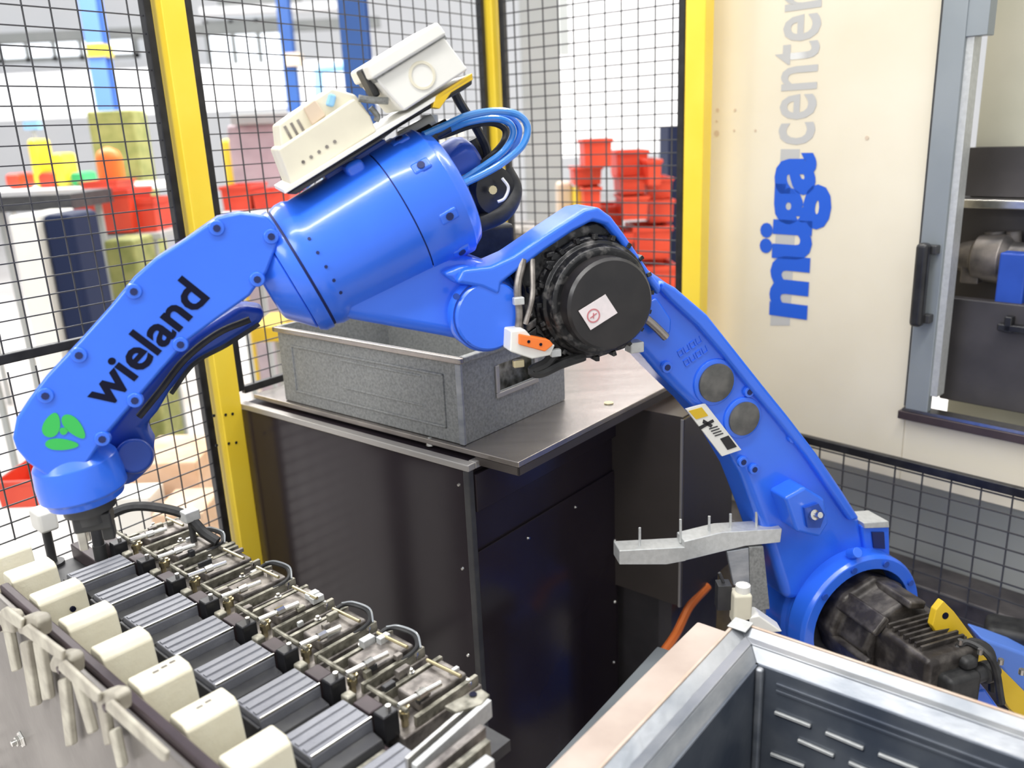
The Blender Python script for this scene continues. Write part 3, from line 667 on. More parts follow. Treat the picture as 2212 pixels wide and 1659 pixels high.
p = rp(912, 163, .09); g = G(); g.lathe(p, RN, [(-.001, .0235), (.0018, .0225), (.0018, .0185), (-.001, .018)], 32, cap=False); add('blank_ring', g, 'ivory', jb)
g = G(); g.tube([rp(775, 212, .06), rp(800, 216, .06), rp(838, 218, .06)], .006, 10); g.tube([rp(800, 232, .05), rp(815, 250, .05), rp(812, 262, .05)], .005); add('conduit', g, 'galv', jb)
g = G(); g.cbox(rp(795, 180, .03), AX, RN, AN, .012, .05, .05); add('cable_gland', g, 'rubber', jb, bev=.004)
# hoses
hs = [([(915, 292), (960, 272), (1010, 250), (1070, 240), (1118, 248), (1140, 275), (1128, 315), (1085, 352), (1040, 378), (990, 402)], .0068, 'hose_pale', .04),
      ([(920, 298), (960, 283), (1010, 264), (1065, 256), (1100, 266), (1108, 292), (1086, 328), (1040, 362), (985, 398)], .0065, 'hose_pale', .02),
      ([(925, 290), (975, 272), (1030, 256), (1080, 250), (1112, 262), (1122, 290), (1100, 330), (1050, 372), (995, 405)], .0060, 'hose_blue', .0),
      ([(915, 302), (965, 290), (1015, 272), (1062, 266), (1090, 280), (1085, 310), (1045, 350), (985, 392)], .0060, 'rubber', -.01)]
for pts, r, m, d in hs:
    g = G(); n_ = len(pts); g.tube([rp(x, y, d - .03 * math.sin(math.pi * i / (n_ - 1))) for i, (x, y) in enumerate(pts)], r, 10)
    add('air_hose', g, m, rob)
g = G(); g.lathe(rp(905, 305, .02), (AX), [(0, .018), (.03, .018), (.032, .013), (.06, .013)], 16); add('hose_fitting', g, 'black', rob)
g = G(); g.lathe(rp(930, 285, -.04), Zv, [(-.02, .016), (.03, .016)], 16); g.lathe(rp(895, 282, -.02), AX, [(-.03, .012), (.04, .012)], 16); add('hose_fitting', g, 'white_box', rob, label='white fitting')
# back of the end cap: small motor covers and black cable loop
g = G(); c = rp(985, 362, -.06); g.lathe(c, AX, [(-.08, .052), (.02, .052), (.035, .045), (.045, .03)], 32); add('axis_motor', g, 'blue_dark', cap)
g = G(); c = rp(1010, 428, -.02); g.lathe(c, AX, [(-.06, .03), (.01, .03), (.012, .02), (.02, .02)], 16); add('axis_plug', g, 'white_box', cap)
g = G(); c = rp(1058, 412, .0); g.lathe(c - RN * .02, (RN + RE * .3), [(0, .046), (.02, .048), (.03, .044), (.034, .03), (.036, .012)], 24); cg = add('cable_drum', g, 'black', rob)
g = G(); c = rp(1062, 410, .035); g.cyl(c, c + RN * .008, .008, n=10); add('drum_cap', g, 'brass', cg)
g = G(); g.tube([rp(975, 185, .0), rp(995, 225, -.01), rp(1025, 270, -.04), rp(1050, 320, -.06), rp(1058, 370, -.05)], .0085); add('cable', g, 'rubber', rob)
g = G(); g.tube([rp(1090, 370, -.03), rp(1108, 410, -.02), rp(1090, 455, .0), rp(1040, 480, .0), rp(990, 492, -.02)], .018, 12); add('cable', g, 'rubber', rob)
g = G(); g.tube([rp(1020, 300, -.08), rp(1045, 350, -.08), rp(1085, 400, -.07), rp(1105, 440, -.05), rp(1060, 480, -.04)], .013, 10); add('cable', g, 'rubber', rob)
g = G(); g.tube([rp(1085, 385, .03), rp(1098, 405, .03), rp(1090, 428, .03), rp(1075, 436, .03)], .003, 6); add('cable', g, 'white_box', rob)
g = G(); g.cbox(rp(1045, 520, -.14), RE, RN, Zv, .12, .06, .07); add('elbow_rear_motor', g, 'rubber', rob, bev=.012)

# ================================================================ FEEDER TABLE with blocks
th = math.radians(-42.6); TB = V((math.cos(th), math.sin(th), 0)); TA = V((-TB.y, TB.x, 0))
ZT = 1.15; T0 = onZ(228, 1294, ZT); PIT = .1293
def tt(a, b, z): return V((T0.x, T0.y, 0)) + TA * a + TB * b + Zv * z
bmin, bmax = -4 * PIT - .02, 5.9 * PIT
tab = thing('feeder_bench', 'long steel feeder bench running diagonally under the blocks', 'bench', tt(.1, .1, 0))
def tb(a0, a1, b0, b1, z0, z1):
    g = G(); g.box(tt(a0, b0, z0), TA * (a1 - a0), TB * (b1 - b0), Zv * (z1 - z0)); return g
zrl = 1.12
add('deck', tb(-.07, .31, bmin, .66, .98, 1.0), 'grey_dark', tab)
add('edge_rail', tb(-.100, -.084, -.22, bmax, 1.108, 1.146), 'dark_rail', tab, bev=.004)
add('side_sheet', tb(-.112, -.101, bmin, bmax, .3, 1.135), 'side_plate', tab, bev=.003)
add('back_channel', tb(.13, .155, bmin, .64, 1.0, 1.035), 'dark_rail', tab, bev=.003)
for (a_, b_) in [(-.05, bmin + .05), (-.05, .58), (.25, bmin + .05), (.25, .58)]:
    g = G(); g.box(tt(a_, b_, 0), TA * .05, TB * .05, Zv * .98); add('leg', g, 'grey_dark', tab)
spn = -TA
SPO = tt(-.112, 0, 0)
def sp(x, y, d=0.): return onP(x, y, SPO + spn * d, spn)
p = sp(48, 1596); g = G(); g.lathe(p, spn, [(0, .018), (.004, .017), (.005, .011), (.012, .011)], 6); g.cyl(p + spn * .012, p + spn * .02, .006, n=10); add('bolt', g, 'steel', tab, bev=.001, label='large hex bolt head on the side sheet')
nth = ['first', 'second', 'third', 'fourth', 'fifth', 'sixth', 'seventh', 'eighth', 'ninth', 'tenth']
def sect(pts, a0, a1, b, ztop):
    g = G(); g.prism([tt(a0, b + pb, ztop + pz) for pb, pz in pts], TA * (a1 - a0)); return g
prof = [(0, 0), (.034, 0), (.044, -.008), (.056, -.10), (-.012, -.10), (-.006, -.010)]
marks = {1: ('a dark screw on its side', 'side'), 4: ('small scratches on top', 'top'), 5: ('a grey smudge on top', 'top')}
for i, k in enumerate(range(-3, 5)):
    names = {-3: 'cream block highest in the diagonal row, cut by the left photo edge', -2: 'cream block second from the top of the diagonal row',
             -1: 'cream block with a small dark screw on its side', 0: 'clean cream block right below the one with the dark screw',
             1: 'clean cream block right above the one with dark scratches on top', 2: 'cream block with small dark scratches along its top',
             3: 'cream block with a grey smudge on top, second from the bottom', 4: 'cream block nearest the camera, lowest in the diagonal row'}
    t = thing('cream_block', names[k], 'block', tt(-.03, k * PIT + .02, ZT - .1), 'cream blocks in the diagonal row')
    add('body', sect(prof, -.080, .0, k * PIT, ZT), 'cream_block', t, bev=.0035, seg=3)
    if k == -1:
        g = G(); p = tt(-.03, k * PIT + .0475, ZT - .035); g.cyl(p, p + TB * .005, .005, n=10); add('screw', g, 'ink', t)
    if k in (2, 3):
        for j in range(3 if k == 2 else 2):
            g = G(); g.cbox(tt(-.045 + j * .014, k * PIT + .018 - j * .002, ZT + .0003), TA, TB, Zv, .009, .004, .0012); add('scratch', g, 'taupe', t)
DZ = 1.07; dref = onZ(385, 1278, DZ)
da = (dref - tt(0, 0, DZ)).dot(TA); db = (dref - tt(0, 0, DZ)).dot(TB)
dl = .110; dw = .074
lab = {-3: 'dark grey ribbed block at the top of the row beside the gripper', -2: 'dark grey ribbed block farthest up the row, behind the robot hand fittings', -1: 'dark grey ribbed block beside the cream block with the dark screw, upper one',
       0: 'dark grey ribbed block fourth from the bottom right end', 1: 'dark grey ribbed block in the middle of its row', 2: 'dark grey ribbed block level with the scratched cream block', 3: 'dark grey ribbed block second from the lower right end',
       4: 'dark grey ribbed block above the lowest cream block', 5: 'dark grey ribbed block cut by the bottom photo edge'}
for k in range(-2, 6):
    b = db + k * PIT; a1 = da; a0 = da - dl
    t = thing('ribbed_block', lab[k], 'block', tt((a0 + a1) / 2, b + dw / 2, 1.0), 'dark ribbed blocks in the diagonal row')
    zt = DZ - (.0 if k < 5 else .012)
    add('body', sect([(0, -.004), (.004, 0), (dw - .003, 0), (dw, -.003), (dw + .002, -.07), (-.004, -.07)], a0, a1, b, zt), 'grey_block', t, bev=.0025)
    for j in range(3):
        add('rib', sect([(0, 0), (.001, .0022), (.010, .0022), (.011, 0)], a0 + .003, a1 - .003, b + .010 + j * .020, zt), 'grey_block', t)
    add('edge_strip', sect([(0, -.004), (0, .0015), (.0022, .0015), (.0022, -.004)], a0 + .002, a1, b + dw - .003, zt), 'steel', t, label='bright machined edge')
    add('step', sect([(0, 0), (.024, -.004), (.030, -.02), (.030, -.06), (0, -.06)], a0 + .006, a1 - .004, b + dw + .002, zt - .018), 'grey_dark', t, bev=.002)
    add('step', sect([(0, 0), (.010, 0), (.010, -.04), (0, -.04)], a0 + .014, a1 - .01, b + dw + .034, zt - .030), 'olive_steel', t, bev=.002)
    add('end_plate', sect([(-.003, 0), (dw + .002, 0), (dw + .004, -.07), (-.005, -.07)], a0 - .007, a0 - .001, b, zt - .010), 'grey_dark', t, bev=.002)
# valves, fittings and slides behind the ribbed blocks
random.seed(11)
for k in range(-3, 5):
    b = db + k * PIT; A = da
    desc = {-3: 'under the robot hand', -2: 'nearest the yellow post foot', -1: 'left of the curled hose by the yellow post', 0: 'fourth unit up from the lower right end', 1: 'third unit up from the lower right end', 2: 'second unit up from the lower right end', 3: 'just above the pair of bright guide rails', 4: 'hidden partly by the bright guide rails'}[k]
    t = thing('slide_unit', 'steel slide unit with fittings, ' + desc, 'machine part', tt(A + .07, b + .04, 1.0), 'slide units behind the ribbed blocks')
    add('base', tb(A + .03, A + .20, b - .008, b + PIT - .022, 1.0, 1.03), 'taupe', t, bev=.003)
    add('slide', tb(A + .085, A + .185, b + .028, b + .088, 1.03, 1.052), 'taupe', t, bev=.004)
    add('slide_rail', tb(A + .06, A + .195, b + .012, b + .020, 1.03, 1.048), 'olive_steel', t, bev=.001)
    add('slide_rail', tb(A + .06, A + .195, b + .096, b + .104, 1.03, 1.048), 'olive_steel', t, bev=.001)
    add('clevis', tb(A + .004, A + .034, b + dw - .004, b + dw + .022, 1.03, 1.076), 'black', t, bev=.003)
    add('cylinder_block', tb(A + .012, A + .042, b + .008, b + .050, 1.02, 1.058), 'dark_rail', t, bev=.003)
    add('clevis', tb(A + .012, A + .03, b - .022, b - .002, 1.03, 1.06), 'olive_steel', t, bev=.003)
    for (aa, bb2, r, h, m) in [(.030, .030, .006, .024, 'steel'), (.036, .056, .0075, .020, 'steel'), (.052, dw + .01, .006, .03, 'brass'), (.022, dw + .012, .006, .055, 'steel'), (.07, .066, .005, .02, 'brass'), (.13, .012, .005, .026, 'steel'), (.175, .10, .0045, .02, 'steel')]:
        g = G(); p = tt(A + aa, b + bb2, 1.03); g.lathe(p, Zv, [(0, r), (h * .5, r), (h * .52, r * 1.35), (h * .8, r * 1.35), (h * .82, r * .7), (h, r * .7)], 8); add('fitting', g, m, t)
    g = G(); g.cyl(tt(A + .046, b + dw + .006, 1.066), tt(A + .125, b + dw + .016, 1.066), .0048, n=10); g.lathe(tt(A + .088, b + dw + .011, 1.066), TA, [(-.008, .008), (.008, .008)], 8); add('piston_rod', g, 'steel', t)
    g = G(); g.cyl(tt(A + .05, b + .0, 1.062), tt(A + .05, b + .095, 1.062), .0040, n=8); add('cross_rod', g, 'olive_steel', t)
    g = G(); g.cyl(tt(A + .16, b + .02, 1.06), tt(A + .16, b + .10, 1.064), .0032, n=8); add('cross_rod', g, 'brass', t)
    if k in (-2, 0, 2, 3):
        g = G(); c = A + .185
        g.tube([tt(c - .03, b + .02, 1.05), tt(c - .005, b + .018, 1.056), tt(c + .004, b + .040, 1.062), tt(c + .012, b + .075, 1.058), tt(c - .004, b + .098, 1.05), tt(c - .04, b + .10, 1.045)], .0042); add('hose', g, 'rubber', t)
        g = G(); g.tube([tt(c - .004, b + .020, 1.062), tt(c + .006, b + .042, 1.0675), tt(c + .015, b + .078, 1.0625), tt(c + .002, b + .103, 1.05)], .002, 6); add('hose', g, 'hose_glint', t)  # thin pale tube laid along the black hose as its highlight
    for j in range(5):
        g = G(); g.cbox(tt(A + random.uniform(.05, .18), b + random.uniform(0, .1), 1.05 + random.uniform(0, .012)), TA, TB, Zv, random.uniform(.01, .03), random.uniform(.006, .016), random.uniform(.008, .016)); add('bracket', g, random.choice(['olive_steel', 'taupe', 'grey_dark', 'galv_light']), t, bev=.0015)
# pieces at the top end next to the wrist
g = G(); p = onZ(215, 1185, 1.06); g.cyl(p, p + Zv * .10, .012, n=12); g.cbox(p + Zv * .10, TA, TB, Zv, .03, .03, .02); tag(add('upright_pin', g, 'grey_dark', bev=.002), 'dark upright pin under the robot wrist at the top of the bench', 'pin')
g = G(); q = [onZ(205, 1130, 1.12), onZ(270, 1098, 1.14), onZ(330, 1095, 1.14), onZ(400, 1112, 1.12), onZ(440, 1150, 1.08), onZ(470, 1170, 1.06)]; g.tube(q, .011); tag(add('black_hose', g, 'rubber'), 'thick black hose arching over the bench below the robot wrist', 'hose')
g = G(); p = onZ(410, 1112, 1.12); g.cbox(p, TA, TB, Zv, .035, .03, .025); tag(add('hose_clamp', g, 'galv_light', bev=.003), 'pale metal clamp at the end of the arching black hose', 'clamp')
g = G(); g.cbox(onZ(95, 1120, 1.12), TA, TB, Zv, .04, .06, .05); tag(add('pale_connector', g, 'white_box', bev=.008), 'pale connector housing left of the robot wrist above the blocks', 'connector')
# right end guide rails
zq = 1.09
ge = thing('guide_rail', 'bright double steel guide rail at the lower right end of the bench', 'rail', onZ(980, 1590, zq))
for (x0, y0, x1, y1, w_, m) in [(880, 1640, 1040, 1502, .006, 'steel'), (900, 1655, 1062, 1512, .010, 'galv_light'), (930, 1668, 1050, 1570, .012, 'taupe'), (975, 1668, 1060, 1600, .010, 'olive_steel'), (1005, 1690, 1068, 1640, .016, 'galv_light')]:
    a = onZ(x0, y0, zq); b = onZ(x1, y1, zq); d = (b - a).normalized(); sdv = V((-d.y, d.x, 0))
    g = G(); g.box(a, b - a, sdv * w_, Zv * -.03); add('bar', g, m, ge, bev=.001)
g = G(); g.prism([onZ(x, y, zq + .002) for x, y in [(990, 1508), (1040, 1488), (1058, 1500), (1040, 1520), (985, 1538), (960, 1525)]], Zv * -.006); lg = add('lug', g, 'olive_steel', ge, bev=.001)
p = onZ(1022, 1500, zq + .003); g = G(); g.cyl(p, p + Zv * .001, .006, n=10); add('hole', g, 'ink', lg)
# cream hooks hanging on the side sheet
def hook(lbl, kn, st_a, st_b, prongs):
    c = sp(*kn, .02); t = thing('cream_lever', lbl, 'lever', c, 'cream levers on the bench side')
    g = G(); x, y = kn; g.prism([sp(*q, .022) for q in [(x - 14, y + 12), (x - 8, y - 2), (x + 8, y - 8), (x + 26, y - 6), (x + 34, y + 8), (x + 36, y + 40), (x + 10, y + 38), (x - 8, y + 34)]], -spn * .022); add('knuckle', g, 'cream_dirty', t, bev=.006, seg=3)
    (x0, y0), (x1, y1) = st_a, st_b
    g = G(); g.prism([sp(*q, .030) for q in [(x0, y0), (x0 + 10, y0 - 6), (x1 + 6, y1 - 4), (x1 + 4, y1 + 16), (x1 - 4, y1 + 14), (x0, y0 + 14)]], -spn * .007); add('strap', g, 'cream_dirty', t, bev=.003)
    for (a, b_, w_) in prongs:
        g = G(); g.prism([sp(*q, .020) for q in [(a[0], a[1]), (a[0] + w_ * .8, a[1] - 4), (b_[0] + w_ * .8, b_[1]), (b_[0] + 2, b_[1] + 4)]], -spn * .012); add('prong', g, 'cream_dirty', t, bev=.004)
    p = sp(kn[0] + 12, kn[1] + 26, .022); g = G(); g.cyl(p, p + spn * .004, .006, n=8); add('bolt', g, 'dark_rail', t)
hook('cream lever in the photo corner, leftmost of the side levers', (-10, 1330), (0, 1318), (40, 1344), [((0, 1340), (22, 1450), 16)])
hook('cream lever hanging under the start of the dark rail, two long prongs', (48, 1268 + 70), (46, 1356), (128, 1412), [((40, 1390), (62, 1526), 20), ((68, 1385), (88, 1512), 22)])
hook('middle cream lever on the bench side with a stepped strap', (118, 1420), (124, 1434), (206, 1504), [((122, 1470), (138, 1612), 20), ((152, 1470), (186, 1585), 16)])
hook('cream lever nearest the camera with a long sloping strap', (218, 1502), (226, 1520), (352, 1632), [((208, 1530), (222, 1610), 18), ((232, 1580), (250, 1660), 16)])

# ================================================================ PIN BRACKET in front of the robot foot
bz = onZ(1345, 1192, 1.02)
PB0 = onY(1340, 1195, 1.72); PBp = PB0; n_b = V((.15, -1, 0)).normalized()
def pb(x, y, d=0.): return onP(x, y, PB0 + n_b * d, n_b)
br = thing('pin_bracket', 'pale galvanised bent strip carrying six upright pins, left of the robot foot', 'bracket', V((PB0.x + .15, PB0.y, pb(1600, 1320).z)))
g = G(); g.prism([pb(*q) for q in [(1338, 1190), (1482, 1182), (1482, 1212), (1440, 1220), (1338, 1220)]], -n_b * .05); add('strip', g, 'galv_light', br, bev=.002)
g = G(); g.prism([pb(*q) for q in [(1478, 1170), (1560, 1150), (1690, 1142), (1686, 1172), (1610, 1180), (1560, 1192), (1478, 1212)]], -n_b * .05); add('strip', g, 'galv_light', br, bev=.002)
for (x, y) in [(1382, 1190), (1470, 1172), (1532, 1165), (1578, 1160), (1634, 1152), (1668, 1150)]:
    g = G(); g.cyl(pb(x, y, -.02), pb(x, y - 50, -.02), .003, n=8); add('pin', g, 'galv_light', br)
g = G(); g.prism([pb(*q) for q in [(1618, 1182), (1650, 1180), (1664, 1316), (1620, 1325)]], -n_b * .03); add('arm', g, 'galv', br, bev=.003)
g = G(); g.prism([pb(*q) for q in [(1570, 1192), (1618, 1184), (1620, 1270), (1585, 1265)]], -n_b * .01); add('gusset', g, 'bin_steel', br, bev=.002)
g = G(); g.prism([pb(*q) for q in [(1342, 1222), (1560, 1215), (1520, 1262), (1470, 1312), (1345, 1270)]], -n_b * .006) 
sn = thing('sensor_head', 'pale ivory sensor block behind the corner of the steel bin', 'sensor', onY(1600, 1340, 1.62))
g = G(); c = onY(1600, 1310, 1.62); g.cbox(c, (1, 0, 0), (0, 1, 0), Zv, .04, .04, .075); add('body', g, 'ivory', sn, bev=.006)
g = G(); c = onY(1605, 1268, 1.62); g.lathe(c - Zv * .015, Zv, [(0, .016), (.02, .016), (.024, .008)], 12); add('cap', g, 'white_box', sn)
g = G(); c = onY(1562, 1285, 1.64); g.cbox(c, (1, 0, 0), (0, 1, 0), Zv, .03, .03, .06); g.cyl(c + Zv * .03, c + Zv * .055 + V((-.01, 0, 0)), .004, n=8); add('clamp', g, 'grey_dark', sn, bev=.004)
g = G(); c = onY(1620, 1360, 1.60); g.prism([onY(1600, 1338, 1.6), onY(1640, 1330, 1.6), onY(1692, 1366, 1.6), onY(1600, 1372, 1.6)], (0, .04, 0)); add('cover', g, 'white_box', sn, bev=.004)

# ================================================================ YELLOW BAR, blue case at the right
yb = thing('yellow_bar', 'yellow flat steel bar with a hole, slanting at the lower right', 'bar', onY(2140, 1500, 1.75))
nY = V((0.2, -1, .1)).normalized(); Y0 = onY(2040, 1330, 1.66)
yp = lambda x, y, d=0.: onP(x, y, Y0 + nY * d, nY)
g = G(); g.prism([yp(*q) for q in [(2014, 1352), (2022, 1318), (2038, 1298), (2062, 1322), (2122, 1402), (2260, 1540), (2290, 1640), (2180, 1530), (2140, 1472), (2070, 1372), (2026, 1372)]], -nY * .018); b_ = add('flat', g, 'yellow_dull', yb, bev=.0025)
g = G(); p = yp(2042, 1330); g.cyl(p, p + nY * .001, .008, n=12); add('hole', g, 'ink', b_)
g = G(); a, b = onY(2130, 1385, 2.15), onY(2290, 1500, 2.15); g.prism([onY(x, y, 1.88) for x, y in [(2118, 1378), (2160, 1392), (2290, 1440), (2290, 1560), (2180, 1470)]], (0, .08, 0)); tag(add('blue_casing', g, 'blue_mid', bev=.01), 'light blue casing behind the yellow bar at the right photo edge', 'cover')
g = G(); c = onY(2200, 1375, 1.98); g.cbox(c, (1, -.5, 0), (.5, 1, 0), Zv, .16, .10, .07); tag(add('black_pad', g, 'rubber', bev=.02, seg=3), 'black rubber pad above the light blue casing', 'pad')
g = G(); g.prism([onY(x, y, 1.6) for x, y in [(2095, 1495), (2130, 1490), (2165, 1540), (2110, 1545)]], (0, .05, 0)); tag(add('blue_block', g, 'blue', bev=.006), 'small blue metal block peeking out below the yellow bar', 'block')

# ================================================================ STEEL BIN in the lower right foreground
ZBN = 1.10
BA = V((math.sin(math.radians(39.3)), math.cos(math.radians(39.3)), 0)); BB = V((-BA.y, BA.x, 0)) 
bc = onZ(1590, 1338, ZBN)
LB, LA2, HB = .78, .62, .30
bn = thing('steel_bin', 'large open steel bin with slotted wall, close to the camera at lower right', 'container', V((bc.x, bc.y, ZBN - HB)) - BA * LA2 / 2 - BB * LB / 2)
def bx(a0, a1, b0, b1, z0, z1):      # a measured back towards the camera along -BA, b along -BB
    g = G(); g.box(V((bc.x, bc.y, ZBN)) - BA * a0 - BB * b0 + Zv * z0, -BA * (a1 - a0), -BB * (b1 - b0), Zv * (z1 - z0)); return g
RW = .062; TK = .006
# far right wall (runs along b) uncut, with strips for its lit slots
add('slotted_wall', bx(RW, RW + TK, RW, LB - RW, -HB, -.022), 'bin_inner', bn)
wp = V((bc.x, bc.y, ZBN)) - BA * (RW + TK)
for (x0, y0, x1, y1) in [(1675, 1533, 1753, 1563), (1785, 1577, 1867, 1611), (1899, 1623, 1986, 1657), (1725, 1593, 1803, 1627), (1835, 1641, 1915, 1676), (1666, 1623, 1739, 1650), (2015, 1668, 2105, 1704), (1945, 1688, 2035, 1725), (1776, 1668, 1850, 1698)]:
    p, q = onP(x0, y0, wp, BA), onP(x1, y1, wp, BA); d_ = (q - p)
    g = G(); g.box(p - BA * .0005, d_, -BA * .005, -Zv * .0055); add('lit_slot', g, 'galv_light', bn, bev=.0012)  # pale raised strip painting the light that shows through a slot
    g = G(); g.box(p - BA * .0002 - Zv * .007, d_, -BA * .001, -Zv * .003); add('slot', g, 'ink', bn)  # dark strip drawn below it on the uncut wall
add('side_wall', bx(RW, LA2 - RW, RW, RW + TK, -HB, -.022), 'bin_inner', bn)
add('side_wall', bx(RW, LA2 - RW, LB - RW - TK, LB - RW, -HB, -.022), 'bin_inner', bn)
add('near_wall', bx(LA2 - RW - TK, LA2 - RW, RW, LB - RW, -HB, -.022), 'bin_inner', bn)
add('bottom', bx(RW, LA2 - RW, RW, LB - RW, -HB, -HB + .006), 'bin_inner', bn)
def rim(a0, a1, b0, b1, inner):
    pass
o = V((bc.x, bc.y, ZBN))
def bq(a, b, z): return o - BA * a - BB * b + Zv * z
# rolled rim: sloping flange between outer edge and inner lip on four sides
def ring(r0, z0, r1, z1, th_, name, m):
    c0_ = [(r0, r0), (LA2 - r0, r0), (LA2 - r0, LB - r0), (r0, LB - r0)]; c1_ = [(r1, r1), (LA2 - r1, r1), (LA2 - r1, LB - r1), (r1, LB - r1)]
    for i in range(4):
        j = (i + 1) % 4
        top = [bq(*c0_[i], z0), bq(*c0_[j], z0), bq(*c1_[j], z1), bq(*c1_[i], z1)]
        g = G(); g.hexa([p - Zv * th_ for p in top], top); add(name, g, m, bn, bev=.0015)
ring(0, 0, .006, .001, .012, 'rim_edge', 'bin_edge')
ring(.006, -.001, .030, -.010, .006, 'rim_flange', 'bin_steel')
ring(.030, -.004, .048, -.002, .010, 'rim_bead', 'bin_steel')
ring(.048, -.004, .064, -.022, .006, 'rim_lip', 'bin_steel')
g = G(); g.prism([bq(-.002, -.002, .001), bq(.03, -.002, .001), bq(.03, .03, .001), bq(-.002, .03, .001)], Zv * .0025); add('corner_plate', g, 'galv_light', bn, bev=.001)
g = G(); g.box(bq(RW + TK, RW + TK, -HB), -BA * .012, -BB * .012, Zv * (HB - .022)); add('corner_weld', g, 'bin_steel', bn, bev=.004)
for k in range(2): add('wall_rib', bx(RW + TK, RW + TK + .004, .10 + .0 * k, LB - .1, -.045 - k * .012, -.040 - k * .012), 'bin_inner', bn, bev=.001)
add('side_ledge', bx(-.01, LA2, -.075, -.002, -.05, -.035), 'beige_out', bn, bev=.004)
# outer stand under the bin
add('outer_skin', bx(.02, LA2 - .02, .015, .02, -HB - .02, -.010), 'beige_out', bn)
g = G(); c = bn.location; g.cbox(V((c.x, c.y, (ZBN - HB - .02) / 2)), BA, BB, Zv, .5, .66, ZBN - HB - .02)
tag(add('bin_stand', g, 'beige_out', bev=.005), 'beige stand below the foreground steel bin', 'stand')

# ================================================================ BACKGROUND of the hall
def bgcrate(x0, y0, x1, y1, Y, dep, m, label, cat='crate', name='red_crate', group=None):
    g0 = bgbox(x0, y0, x1, y1, Y, dep); o = g0.v[0]; w = g0.v[1].x - o.x; h = g0.v[4].z - o.z; t_ = .012 * Y / 5
    tp = w * .035
    t = thing(name, label, cat, o + V((w / 2, dep / 2, 0)), group)
    g = G()
    A = [o + V((tp, tp, 0)), o + V((w - tp, tp, 0)), o + V((w - tp, dep - tp, 0)), o + V((tp, dep - tp, 0))]
    B = [o + V((0, 0, h)), o + V((w, 0, h)), o + V((w, dep, h)), o + V((0, dep, h))]
    for i in range(4):
        j = (i + 1) % 4; ins = lambda p, z: p + (V((o.x + w / 2, o.y + dep / 2, p.z)) - p).normalized() * t_ * 2
        g.hexa([A[i], A[j], ins(A[j], 0), ins(A[i], 0)], [B[i], B[j], ins(B[j], 0), ins(B[i], 0)])
    g.hexa(A, [p + V((0, 0, t_)) for p in A]); add('shell', g, m, t)
    r = G(); e = t_ * .7
    r.box(o + V((-e, -e, h - h * .14)), (w + 2 * e, 0, 0), (0, e * 2, 0), (0, 0, h * .14)); r.box(o + V((-e, dep - e, h - h * .14)), (w + 2 * e, 0, 0), (0, e * 2, 0), (0, 0, h * .14))
    r.box(o + V((-e, e, h - h * .14)), (e * 2, 0, 0), (0, dep - 2 * e, 0), (0, 0, h * .14)); r.box(o + V((w - e, e, h - h * .14)), (e * 2, 0, 0), (0, dep - 2 * e, 0), (0, 0, h * .14))
    add('rim', r, m, t); return t
R_ = 'red crates stacked in the hall'
bgcrate(150, 412, 290, 505, 5.2, .35, 'red', 'wide red crate on the left, seen through the mesh')
bgcrate(292, 430, 342, 508, 5.3, .3, 'red', 'red crate just right of the wide one on the left')
bgcrate(175, 392, 255, 412, 5.9, .3, 'red', 'shallow red tray behind the wide red crate')
bgcrate(482, 402, 545, 455, 5.6, .4, 'red', 'red crate right beside the tall left yellow post')
bgcrate(548, 412, 630, 452, 5.6, .4, 'red', 'red crate behind the lower end of the valve box')
bgcrate(0, 1040, 82, 1098, 2.9, .25, 'red', 'dark red crate low at the left edge below the robot wrist')
for i, (x0, y0, x1, y1, d_, lb) in enumerate([(1262, 300, 1322, 362, .3, 'single red crate at the very top of the right stack'), (1240, 362, 1300, 400, .3, 'small red crate on the left shoulder of the right stack'),
        (1332, 325, 1400, 380, .3, 'red crate second from the top of the right stack'), (1400, 345, 1428, 400, .3, 'narrow red crate at the upper right of the stack'),
        (1340, 382, 1395, 420, .3, 'red crate in the middle of the right stack, third tier'), (1396, 385, 1452, 430, .3, 'red crate against the third post, third tier'),
        (1345, 425, 1400, 475, .3, 'red crate in the middle of the right stack above the arm rim'), (1402, 432, 1455, 480, .3, 'red crate against the third post, second tier'),
        (1300, 445, 1345, 500, .3, 'red crate right above the tip of the lower arm'), (1370, 490, 1450, 560, .3, 'large bright red crate at the bottom of the right stack'),
        (1395, 575, 1460, 644, .3, 'lowest red crate showing just above the blue arm'),
        (1300, 505, 1366, 644, .35, 'tall red crate low in the stack, behind the arm rim'), (1262, 405, 1298, 470, .3, 'red crate at the lower left of the right stack')]):
    bgcrate(x0, y0, x1, y1, 4.53 if y1 > 600 else 4.6 + (i % 3) * .12, d_, 'red', lb)
def bb(name, r, Y, dep, m, label, cat, bev=0., group=None, z0=None):
    g = bgbox(*r, Y, dep)
    if z0 is not None:
        for p in g.v[:4]: p.z = z0
    return tag(add(name, g, m, bev=bev), label, cat, group)
def legs(o, r, Y, dep, m='wall_g'):
    g0 = bgbox(*r, Y, dep); p = g0.v[0]; w = g0.v[1].x - p.x
    for (dx, dy) in ((.03, .03), (w - .08, .03), (.03, dep - .08), (w - .08, dep - .08)):
        g = G(); g.box((p.x + dx, p.y + dy, 0), (.03, 0, 0), (0, .03, 0), (0, 0, p.z)); add('leg', g, m, o)
t_ = bb('work_table', (-120, 425, 158, 458), 4.6, .5, 'grey_dark', 'dark work table at the left edge behind the mesh', 'table'); legs(t_, (-120, 425, 158, 458), 4.6, .5)
t_ = bb('work_table', (150, 508, 350, 520), 5.2, .6, 'wall_g', 'work table under the wide red crate', 'table'); legs(t_, (150, 508, 350, 520), 5.2, .6)
